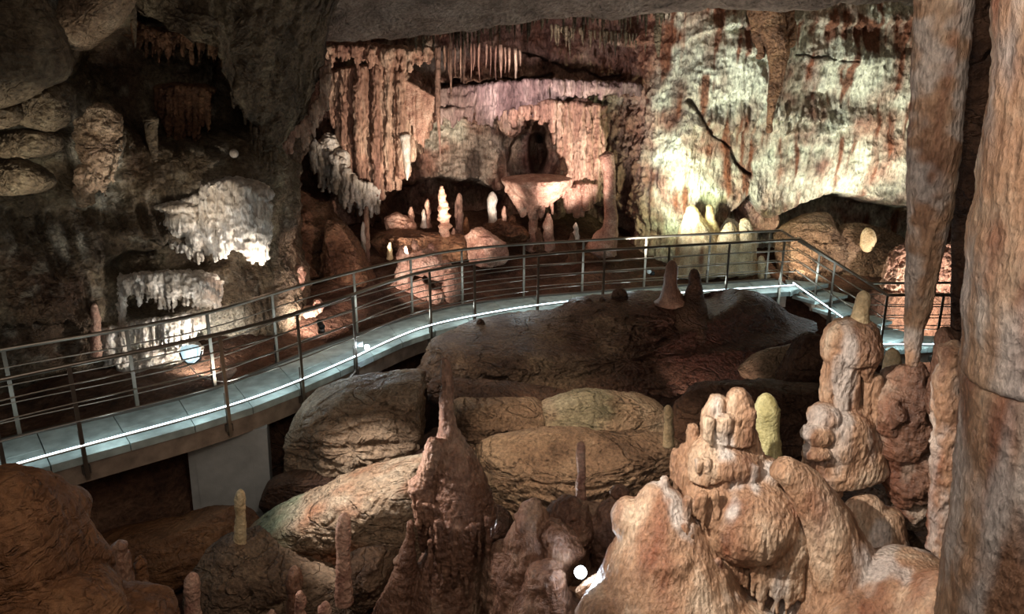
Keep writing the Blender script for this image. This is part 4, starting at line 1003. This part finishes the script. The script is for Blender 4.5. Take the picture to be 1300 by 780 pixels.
# stumps on the big boulder
one('stalagmite', *tube([(852, 385, 22), (852, 376, 14), (851, 362, 9), (852, 348, 8.5), (853, 338, 7.5), (853, 332, 4)], 12.3, seg=24, bump=.12, bf=7), M['flow_dark'], 'left of the two dark stumps on the huge boulder, the taller one', 'stalagmite')
one('stalagmite', *tube([(872, 470, 34, -.7), (873, 430, 28, -.4), (877, 400, 22, -.15), (881, 378, 13), (882, 360, 8), (881, 348, 6.5), (881, 343, 4)], 12.35, seg=30, bump=.12, bf=5, flute=.04, ff=8), M['boulder_red'], 'right of the two dark stumps, on a wide sloping base', 'stalagmite')
one('stone', *blob([(775, 382), (778, 370), (788, 366), (795, 370), (796, 382)], 12.5, .08, 30, 24, rough=.01), M['boulder_red'], 'small square stone on the rim of the huge boulder', 'stone')
for k, (x, y, r) in enumerate([(748, 384, 6), (735, 388, 7), (722, 392, 5), (765, 381, 5), (610, 410, 6)]):
    one('stone', *blob([(x - r, y + 3), (x - r * .6, y - r * .6), (x + r * .3, y - r * .8), (x + r, y + 2), (x, y + 5)], 12.45 if k < 4 else 11.7, .07, 28, 20, rough=.015, seed=k), M['boulder_red'], ['third from left', 'second from left', 'leftmost in the row', 'rightmost', 'the lone one far left'][k] + ' of the small dark stones on the huge boulder rim', 'stone', 'small stones on the boulder rim')
# slanting strut under the walkway
o = one('support_strut', *tube_w(np.array([(*P(436, 492, 9.6), .03), (*P(462, 446 + 10, 10.4), .03)]), 8, res=5), M['steel_d'], 'short slanting metal strut under the footbridge edge', 'strut')
# small lamp fixture on the walkway
fx = empty('walkway_lamp', P(465, 441, 10.25), 'small bright white lamp clamped to the railing foot at the bridge bend', 'lamp')
v, q = ell(466, 441, 10.15, 3.4, 3.4, .035, 16); tag(obj('bulb', v, q, M['lampface'], fx), 'glowing white bulb')
obj('housing', *box(*P(455, 437, 10.2), .12, .06, .07), M['whitep'], fx)
fx2 = empty('floor_lamp', P(824, 345, 14.2), 'tiny white lamp on the ground behind the far railing, right of centre', 'lamp')
v, q = ell(824, 345, 14.6, 3, 3, .03, 16); obj('bulb', v, q, M['whitep'], fx2); obj('housing', *box(*P(828, 347, 14.65), .09, .06, .08), M['black'], fx2)
one('junction_box', *box(*P(210, 631, 8.9), .12, .05, .07), M['whitep'], 'small white box fixed in the dark left of the pier', 'box')
# roots of the big structure under the pier: thin column right of it
one('column', *tube([(332, 545, 7), (334, 570, 5), (332, 600, 5), (336, 640, 8), (337, 670, 9)], 9.3, bump=.2, bf=9), M['boulder'], 'thin crooked brown column standing right of the pier', 'column')

# ================================================================== foreground
# tall stalagmite
pts = [tube([(566, 456, 5.2), (566, 470, 6.5), (568, 490, 7.5), (567, 510, 8.5), (569, 535, 10), (571, 560, 18), (577, 590, 30), (582, 620, 38), (584, 650, 45), (584, 668, 45), (580, 690, 36), (572, 730, 44), (566, 790, 60)], 5.6, seg=36),
       ell(534, 616, 5.5, 15, 13), tube([(540, 622, 14), (544, 650, 12), (538, 680, 7), (537, 700, 3)], 5.5), tube([(527, 620, 8), (529, 645, 5), (531, 668, 2)], 5.45), tube([(553, 560, 9), (546, 590, 12), (540, 612, 12)], 5.5),
       tube([(520, 662, 3), (521, 680, 6), (517, 705, 10), (512, 740, 18), (500, 790, 30)], 5.5), ell(508, 712, 5.5, 8, 8)]
pts += hang([(556, 668), (585, 676), (622, 664)], 5.3, 3.6, 42, 14, 5, taper=.2) + hang([(548, 690), (600, 700)], 5.3, 3.6, 50, 10, 8, taper=.2) + hang([(530, 640), (556, 652)], 5.38, 3, 26, 8, 6, taper=.2)
o = remesh('tall_stalagmite', pts, .0115, M['flow_dark'], None, .008, 26, .006, 26, .014, 7, 305, 1, 'tall pointed brown stalagmite in the foreground, left of centre', 'stalagmite')
# thin foreground stalagmites
for x, t, b, r, m_, Y, lab, nm in [
        (305, 622, 690, 7, 'cream', 6.6, 'thin pale-headed stalagmite at the left end of the whitish slab', 'stalagmite'),
        (437, 653, 760, 9.5, 'pink', 5.5, 'wavy pink stalagmite with an orange tip, left of the tall brown one', 'stalagmite'),
        (244, 728, 800, 10, 'pink', 5.2, 'rose-pink finger stalagmite at the bottom edge, left', 'stalagmite'),
        (738, 561, 640, 6, 'pink', 5.9, 'thin pink stalagmite with a white-lit side, above the bright lamp', 'stalagmite'),
        (178, 706, 745, 8, 'orange', 5.5, 'small glowing orange stalagmite beside the dark one, lower left', 'stalagmite'),
        (184, 738, 765, 9, 'orange', 5.4, 'low ochre stub under the orange stalagmite', 'stalagmite'),
        (374, 720, 800, 11, 'flow_dark', 5.8, 'brown pointed stalagmite at the bottom, right of the cracked rock', 'stalagmite'),
        (381, 751, 800, 7, 'pink', 5.4, 'short pink finger at the bottom edge, right of the brown pointed one', 'stalagmite'),
        (413, 765, 800, 9, 'pink', 5.4, 'very short pink stub at the bottom edge', 'stalagmite'),
        (345, 775, 800, 7, 'pink', 5.4, 'tiny pink knob at the bottom edge', 'stalagmite'),
        (1133, 443, 575, 11, 'cream', 5.4, 'small stalagmite with a yellow tip beside the hanging stalactite tip', 'stalagmite'),
        (973, 501, 580, 17, 'yellow', 5.3, 'smooth yellow-green stalagmite, rounded like a bullet', 'stalagmite'),
        (848, 515, 560, 6, 'cream', 7.3, 'little square-topped pale stump left of the flowstone fingers', 'stalagmite')]:
    g = random.Random(x); j = lambda a=1.2: g.uniform(-a, a)
    one(nm, *tube([(x + j(), b + 6, r * 1.25), (x + j(), b * .7 + t * .3, r * 1.05), (x + j(), (t + b) / 2, r * .9), (x + j(), t * .75 + b * .25, r * 1.02), (x, t + r * .8, r * .85), (x, t + r * .3, r * .6), (x, t, r * .3)], Y, seg=28, bump=.14, bf=14, seed=x), M[m_], lab, 'stalagmite')
pts = [tube([(155, 692, 8), (150, 700, 10), (155, 720, 12), (152, 745, 15), (150, 790, 20)], 5.3, seg=24), ell(146, 700, 5.3, 5, 7), ell(160, 735, 5.3, 10, 12)]
remesh('stalagmite', pts, .009, M['flow_dark'], None, .004, 20, .006, 25, .012, 8, 315, 1, 'dark knobbly stalagmite with a bright rim, beside the left mound', 'stalagmite')

# left mound
pts = [ell(5, 700, 3.9, 90, 112, .5), ell(84, 650, 4.2, 24, 32, .18), tube([(84, 660, 22), (100, 710, 32), (110, 790, 50)], 4.1, seg=24), ell(40, 790, 3.7, 110, 60, .5), ell(150, 800, 4.0, 70, 46, .35), ell(-60, 720, 4, 90, 130, .5)]
remesh('flowstone_mound', pts, .019, M['orange'], None, .014, 11, .006, 20, .04, 3, 325, 1, 'smooth orange-brown flowstone mound filling the lower left corner', 'flowstone')

# dark group round the bright lamp
pts = [tube([(682, 636, 6), (676, 655, 20), (672, 700, 32), (668, 790, 50)], 5.2, seg=28), tube([(728, 640, 20), (722, 665, 34), (715, 705, 30)], 5.6, seg=28), tube([(775, 638, 12), (778, 670, 28), (785, 720, 34), (770, 790, 40)], 5.6, seg=24),
       ell(740, 690, 5.85, 60, 60, .2), tube([(700, 668, 18), (712, 700, 26), (700, 740, 22)], 5.1, seg=20), tube([(697, 722, 20), (694, 745, 30), (690, 800, 48)], 4.9, seg=28), ell(640, 740, 5.3, 30, 60, .2), ell(787, 625, 5.8, 12, 12), tube([(757, 800, 50), (757, 775, 20)], 4.9, seg=20), ell(700, 790, 4.9, 55, 36, .3)]
remesh('flowstone_cluster', pts, .0145, M['flow_dark'], None, .008, 16, .006, 22, .03, 6, 335, 2, 'shadowed rounded flowstone cluster around the bright round lamp', 'flowstone')
one('stone', *blob([(730, 752), (745, 738), (765, 730), (782, 738), (780, 756), (760, 768), (738, 766)], 4.75, .08, 60, 40, rough=.01, rf=6), M['flow'], 'smooth pale stone just below the bright round lamp', 'stone')
fl_ = empty('floodlight', P(737, 727, 4.85), 'bright round white floodlight between the foreground formations', 'lamp')
c_ = P(737, 727, 4.8); d_ = np.array((0, 0, H)) - c_; d_ /= np.linalg.norm(d_)
v, q = tube_w(np.array([(*(c_ - d_ * .10), .035), (*(c_ - d_ * .05), .05), (*c_, .052)]), 24, res=8); obj('housing', v, q, M['black'], fl_)
v, q = tube_w(np.array([(*(c_ - d_ * .01), .046), (*(c_ + d_ * .012), .046)]), 24, res=4); tag(obj('lens', v, q, M['lampface'], fl_), 'glowing white lens')
l = bpy.data.lights.new('floodlight_beam', 'POINT'); l.energy = 3.5; l.color = (.75, .88, 1); l.shadow_soft_size = .04
o = bpy.data.objects.new('floodlight_beam', l); C.objects.link(o); o.location = c_ + d_ * .08

# peaked mound right of the lamp
pts = [tube([(832, 616, 10), (836, 640, 34), (842, 680, 58), (846, 730, 84), (850, 800, 110)], 4.5, seg=40), ell(800, 660, 4.55, 26, 30, .15), tube([(846, 700, 30), (866, 772, 46), (926, 832, 78)], 4.3, seg=30), ell(790, 790, 4.4, 60, 60, .25), tube([(843, 620, 6), (843, 606, 5)], 4.5)]
o = remesh('flowstone_mound', pts, .0143, M['flow'], None, .010, 17, .003, 26, .022, 4, 345, 1, 'tan peaked flowstone mound right of the bright round lamp', 'flowstone')


def tint(o, seed, st=.5, ca=.5):
    n = len(o.data.vertices); a = np.empty(n * 3, np.float32); o.data.vertices.foreach_get('co', a); a = a.reshape(-1, 3)
    vattr(o, 'stain', st * sst(.0, .7, fbm(a * (3, 3, .8), 3, seed))); vattr(o, 'calcite', ca * sst(.05, .6, fbm(a * (4, 4, 1), 3, seed + 5)))


tint(o, 3, .7, .7)
# flowstone cluster with fingers, right foreground
Y = 4.6
pts = [tube([(912, 503, 9), (906, 520, 13), (905, 545, 15), (908, 570, 18)], Y, seg=20), tube([(936, 496, 9), (938, 512, 16), (940, 530, 17), (936, 560, 20)], Y - .02, seg=24), tube([(950, 545, 8), (955, 570, 11), (962, 590, 14)], Y, seg=16)]
pts += hang([(900, 536), (925, 538), (952, 530)], Y - .1, 5, 22, 9, 3, taper=.5)
pts += [tube([(900, 556, 12), (898, 575, 24), (900, 600, 30)], Y, seg=24), tube([(940, 575, 20), (945, 600, 26)], Y, seg=24), ell(920, 585, Y, 46, 26, .2)]
pts += hang([(890, 590), (925, 600), (960, 596)], Y - .15, 4, 20, 16, 4, taper=.45)
pts += [ell(912, 640, Y, 50, 46, .28), ell(950, 660, Y - .1, 62, 58, .3), ell(990, 690, Y - .1, 40, 56, .22), ell(900, 670, Y - .05, 36, 48, .2), tube([(985, 590, 12), (1000, 615, 20), (1012, 640, 24)], Y, seg=20), ell(968, 600, Y, 24, 22, .15)]
pts += hang([(870, 688), (900, 710), (925, 720), (950, 728)], Y - .2, 4, 24, 24, 7, taper=.4, jit=.4) + hang([(956, 722), (985, 734), (1014, 726)], Y - .27, 4, 38, 18, 9, taper=.4, jit=.35)
pts += hang([(872, 640), (912, 630)], Y - .26, 4, 30, 6, 17, taper=.6)
pts += [tube([(868, 565, 5), (866, 590, 9), (870, 625, 12)], Y + .1), tube([(858, 570, 5), (857, 585, 6), (858, 610, 5)], Y + .1), ell(875, 610, Y + .05, 18, 30, .1), tube([(880, 540, 5), (880, 560, 9), (884, 590, 12)], Y + .1)]
pts += hang([(868, 672), (885, 700), (910, 716)], Y - .3, 3.2, 34, 16, 27, taper=.3) + hang([(1000, 640), (1016, 680), (1018, 716)], Y - .22, 3, 30, 12, 28, taper=.3)
o = remesh('flowstone_cluster', pts, .0113, M['flow'], None, .010, 22, .004, 30, .012, 5, 355, 0, 'tan flowstone cluster with stubby fingers on top and dripping lower hem', 'flowstone'); tint(o, 11, .85, .8)
# sweeping ridge and mounds at the bottom right
pts = [tube([(990, 592, 16), (1020, 616, 24), (1044, 656, 32), (1060, 700, 42), (1072, 740, 58), (1080, 810, 90)], 4.4, seg=30), ell(1092, 690, 4.8, 40, 70, .12), tube([(1012, 742, 20), (1022, 778, 46), (1022, 826, 70)], 4.5, seg=24), ell(1150, 760, 4.2, 75, 62, .35), ell(1110, 800, 4.1, 70, 60, .3), ell(1200, 790, 3.9, 60, 70, .3),
       tube([(1110, 650, 30, .35), (1115, 700, 36, .25), (1120, 760, 50, .1)], 4.5, seg=20)]
o = remesh('flowstone_ridge', pts, .0138, M['flow'], None, .008, 18, .003, 30, .016, 4, 365, 1, 'smooth sweeping flowstone ridge and mounds, bottom right', 'flowstone'); tint(o, 21, .6, .6)
# dome-capped formation
Y = 5.0
pts = [tube([(1084, 403, 4), (1084, 406, 18), (1083, 414, 27), (1081, 430, 33), (1081, 450, 35), (1081, 456, 32)], Y, seg=36), ell(1063, 432, Y - .05, 14, 18), ell(1095, 440, Y - .05, 18, 24)]
pts += hang([(1052, 458), (1070, 462), (1090, 462), (1108, 452)], Y - .12, 7, 20, 9, 2, taper=.4, jit=.4)
pts += [tube([(1082, 450, 20), (1084, 490, 20), (1090, 520, 22), (1096, 560, 26), (1092, 600, 26)], Y + .08, seg=30), tube([(1102, 478, 16), (1104, 510, 19), (1108, 560, 20)], Y + .06, seg=20), tube([(1060, 462, 12), (1054, 485, 10), (1052, 510, 9)], Y, seg=16), tube([(1074, 470, 10), (1070, 500, 8), (1072, 525, 6)], Y - .1, seg=14)]
pts += hang([(1068, 478), (1090, 485), (1108, 490)], Y - .1, 6, 50, 7, 13, taper=.4)
pts += [tube([(1066, 508, 6), (1066, 513, 26), (1068, 532, 40), (1070, 560, 48), (1072, 590, 51), (1073, 604, 48), (1074, 610, 30)], Y - .02, seg=44, flat=.75), ell(1038, 552, Y - .16, 20, 17, .1), ell(1036, 574, Y - .17, 17, 12, .1), ell(1046, 530, Y - .1, 20, 18, .12), ell(1076, 560, Y - .14, 30, 40, .12)]
pts += [tube([(1058, 600, 20), (1062, 618, 10), (1065, 632, 4)], Y - .14, seg=14)] + hang([(1066, 612), (1090, 606), (1112, 594)], Y - .1, 5, 12, 9, 14, taper=.4)
o = remesh('dome_formation', pts, .0095, M['flow'], None, .010, 22, .004, 28, .014, 5, 375, 0, 'tiered flowstone formation with a domed cap and drooping skirts, right foreground', 'flowstone'); tint(o, 31, .8, .6)
o = one('stalagmite', *tube([(1091, 414, 14), (1092, 402, 11), (1094, 390, 9.5), (1096, 380, 9), (1096, 373, 6.5), (1096, 370, 3)], Y, seg=30, bump=.05, bf=9), M['cream'], 'creamy finger stalagmite standing on the domed cap', 'stalagmite')
# mass behind the hanging stalactite
Y = 4.9
pts = [ell(1150, 540, Y, 36, 62, .22), ell(1165, 590, Y, 40, 62, .22), ell(1135, 505, Y, 20, 26, .15), ell(1170, 500, Y, 36, 26, .18), tube([(1158, 462, 8), (1160, 480, 18), (1160, 510, 26)], Y - .05, seg=20), ell(1145, 478, Y, 12, 14), ell(1195, 515, Y, 18, 24), ell(1130, 530, Y - .1, 14, 30, .1),
       tube([(1135, 470, 9), (1131, 500, 12), (1128, 540, 14)], Y + .05), tube([(1160, 640, 30), (1165, 665, 14)], Y, seg=16)]
o = remesh('flowstone_mass', pts, .0115, M['flow_dark'], None, .010, 16, .012, 20, .04, 5, 385, 1, 'rough brown flowstone mass beneath the tip of the hanging stalactite', 'flowstone'); tint(o, 41, .3, .3)
o = one('broken_column', *blob([(1180, 500), (1188, 470), (1192, 445), (1196, 420), (1214, 415), (1222, 425), (1226, 470), (1228, 520), (1200, 540), (1180, 530)], 4.6, .14, 90, 60, .7, .03, 3, .012, 390), M['flow_dark'], 'flat-topped stump of rock beside the big right column', 'rock')
pts = [tube([(1212, 440, 16), (1206, 500, 18), (1204, 560, 18), (1203, 620, 17), (1202, 700, 20)], 4.1, seg=24), tube([(1196, 520, 8), (1192, 600, 9), (1194, 680, 10)], 4.1, seg=14)]
o = remesh('column', pts, .0095, M['flow'], None, .012, 14, .012, 18, .03, 5, 395, 1, 'rust-stained knobbly column tucked against the big right column', 'column'); tint(o, 51, .9, .5)
# hanging stalactite
V, Q = tube([(1200, -60, 34), (1198, 0, 32), (1193, 80, 30), (1189, 150, 29), (1184, 220, 27), (1179, 280, 23), (1173, 330, 19), (1167, 375, 15), (1161, 420, 10), (1158, 448, 7), (1157, 462, 5)], 4.3, seg=90, res=420)
n_ = V.copy(); ctr = V - np.array((0, 0, 0))
def furry(V, a1, f1, a2, f2, seed):
    q = V * (f1, f1, f1 * .45) + .5 * np.stack([pn(V * 6, seed), pn(V * 6, seed + 1), pn(V * 6, seed + 2)], 1)
    return a1 * ridge(q, 2, seed) + a2 * fbm(V * f2, 3, seed + 4)
me_ = mesh_np('t', V, Q); N_ = np.empty(len(V) * 3, np.float32); me_.vertices.foreach_get('normal', N_); N_ = N_.reshape(-1, 3); bpy.data.meshes.remove(me_)
V = V + N_ * (furry(V, .0045, 26, .008, 9, 5) + .006 * ridge(V * (14, 14, 2), 2, 8))[:, None]
o = one('stalactite', V, Q, M['flow'], 'very long furry-textured pink-grey stalactite hanging down to a point at right', 'stalactite')
vattr(o, 'stain', .7 * sst(0, .6, pn(V * (9, 9, .5), 7))); vattr(o, 'calcite', .6 * sst(-.3, .4, fbm(V * 6, 2, 8)))
# dark column behind
V, Q = tube([(1240, -60, 32), (1240, 0, 32), (1240, 100, 30), (1240, 200, 26), (1236, 280, 22), (1232, 340, 20), (1230, 420, 20), (1230, 520, 22)], 4.6, seg=60, bump=.1, bf=4, flute=.05, ff=10)
one('column', V, Q, M['boulder_red'], 'dark column in shadow between the hanging stalactite and the big right column', 'column')
# the big right column: upper and lower shaft with a broken joint
bc = empty('great_column', P(1345, 780, 2.6), 'massive rough column along the right edge, with a cracked joint low down', 'column')
def shaft(pts, Y, seed, nm):
    V, Q = tube(pts, Y, seg=170, res=250)
    me_ = mesh_np('t', V, Q); N_ = np.empty(len(V) * 3, np.float32); me_.vertices.foreach_get('normal', N_); N_ = N_.reshape(-1, 3); bpy.data.meshes.remove(me_)
    V = V + N_ * (furry(V, .0035, 22, .012, 5, seed) + .008 * ridge(V * (9, 9, 1.2), 2, seed + 8) + .003 * fbm(V * 40, 2, seed))[:, None]
    o = obj(nm, V, Q, M['flow'], bc); vattr(o, 'stain', .8 * sst(.0, .6, pn(V * (7, 7, 1.2), seed + 2) + .4 * pn(V * 5, 3))); vattr(o, 'calcite', .7 * sst(-.2, .5, fbm(V * (5, 5, 1.5), 3, seed + 3)))
    return o
shaft([(1376, -80, 92), (1376, 0, 94), (1374, 100, 98), (1371, 200, 108), (1368, 300, 116), (1366, 380, 120), (1366, 430, 121), (1366, 458, 122), (1366, 464, 118)], 2.6, 61, 'upper_shaft')
shaft([(1366, 468, 116), (1366, 474, 122), (1366, 520, 124), (1368, 600, 132), (1370, 700, 146), (1372, 800, 158), (1372, 860, 165)], 2.6, 71, 'lower_shaft')
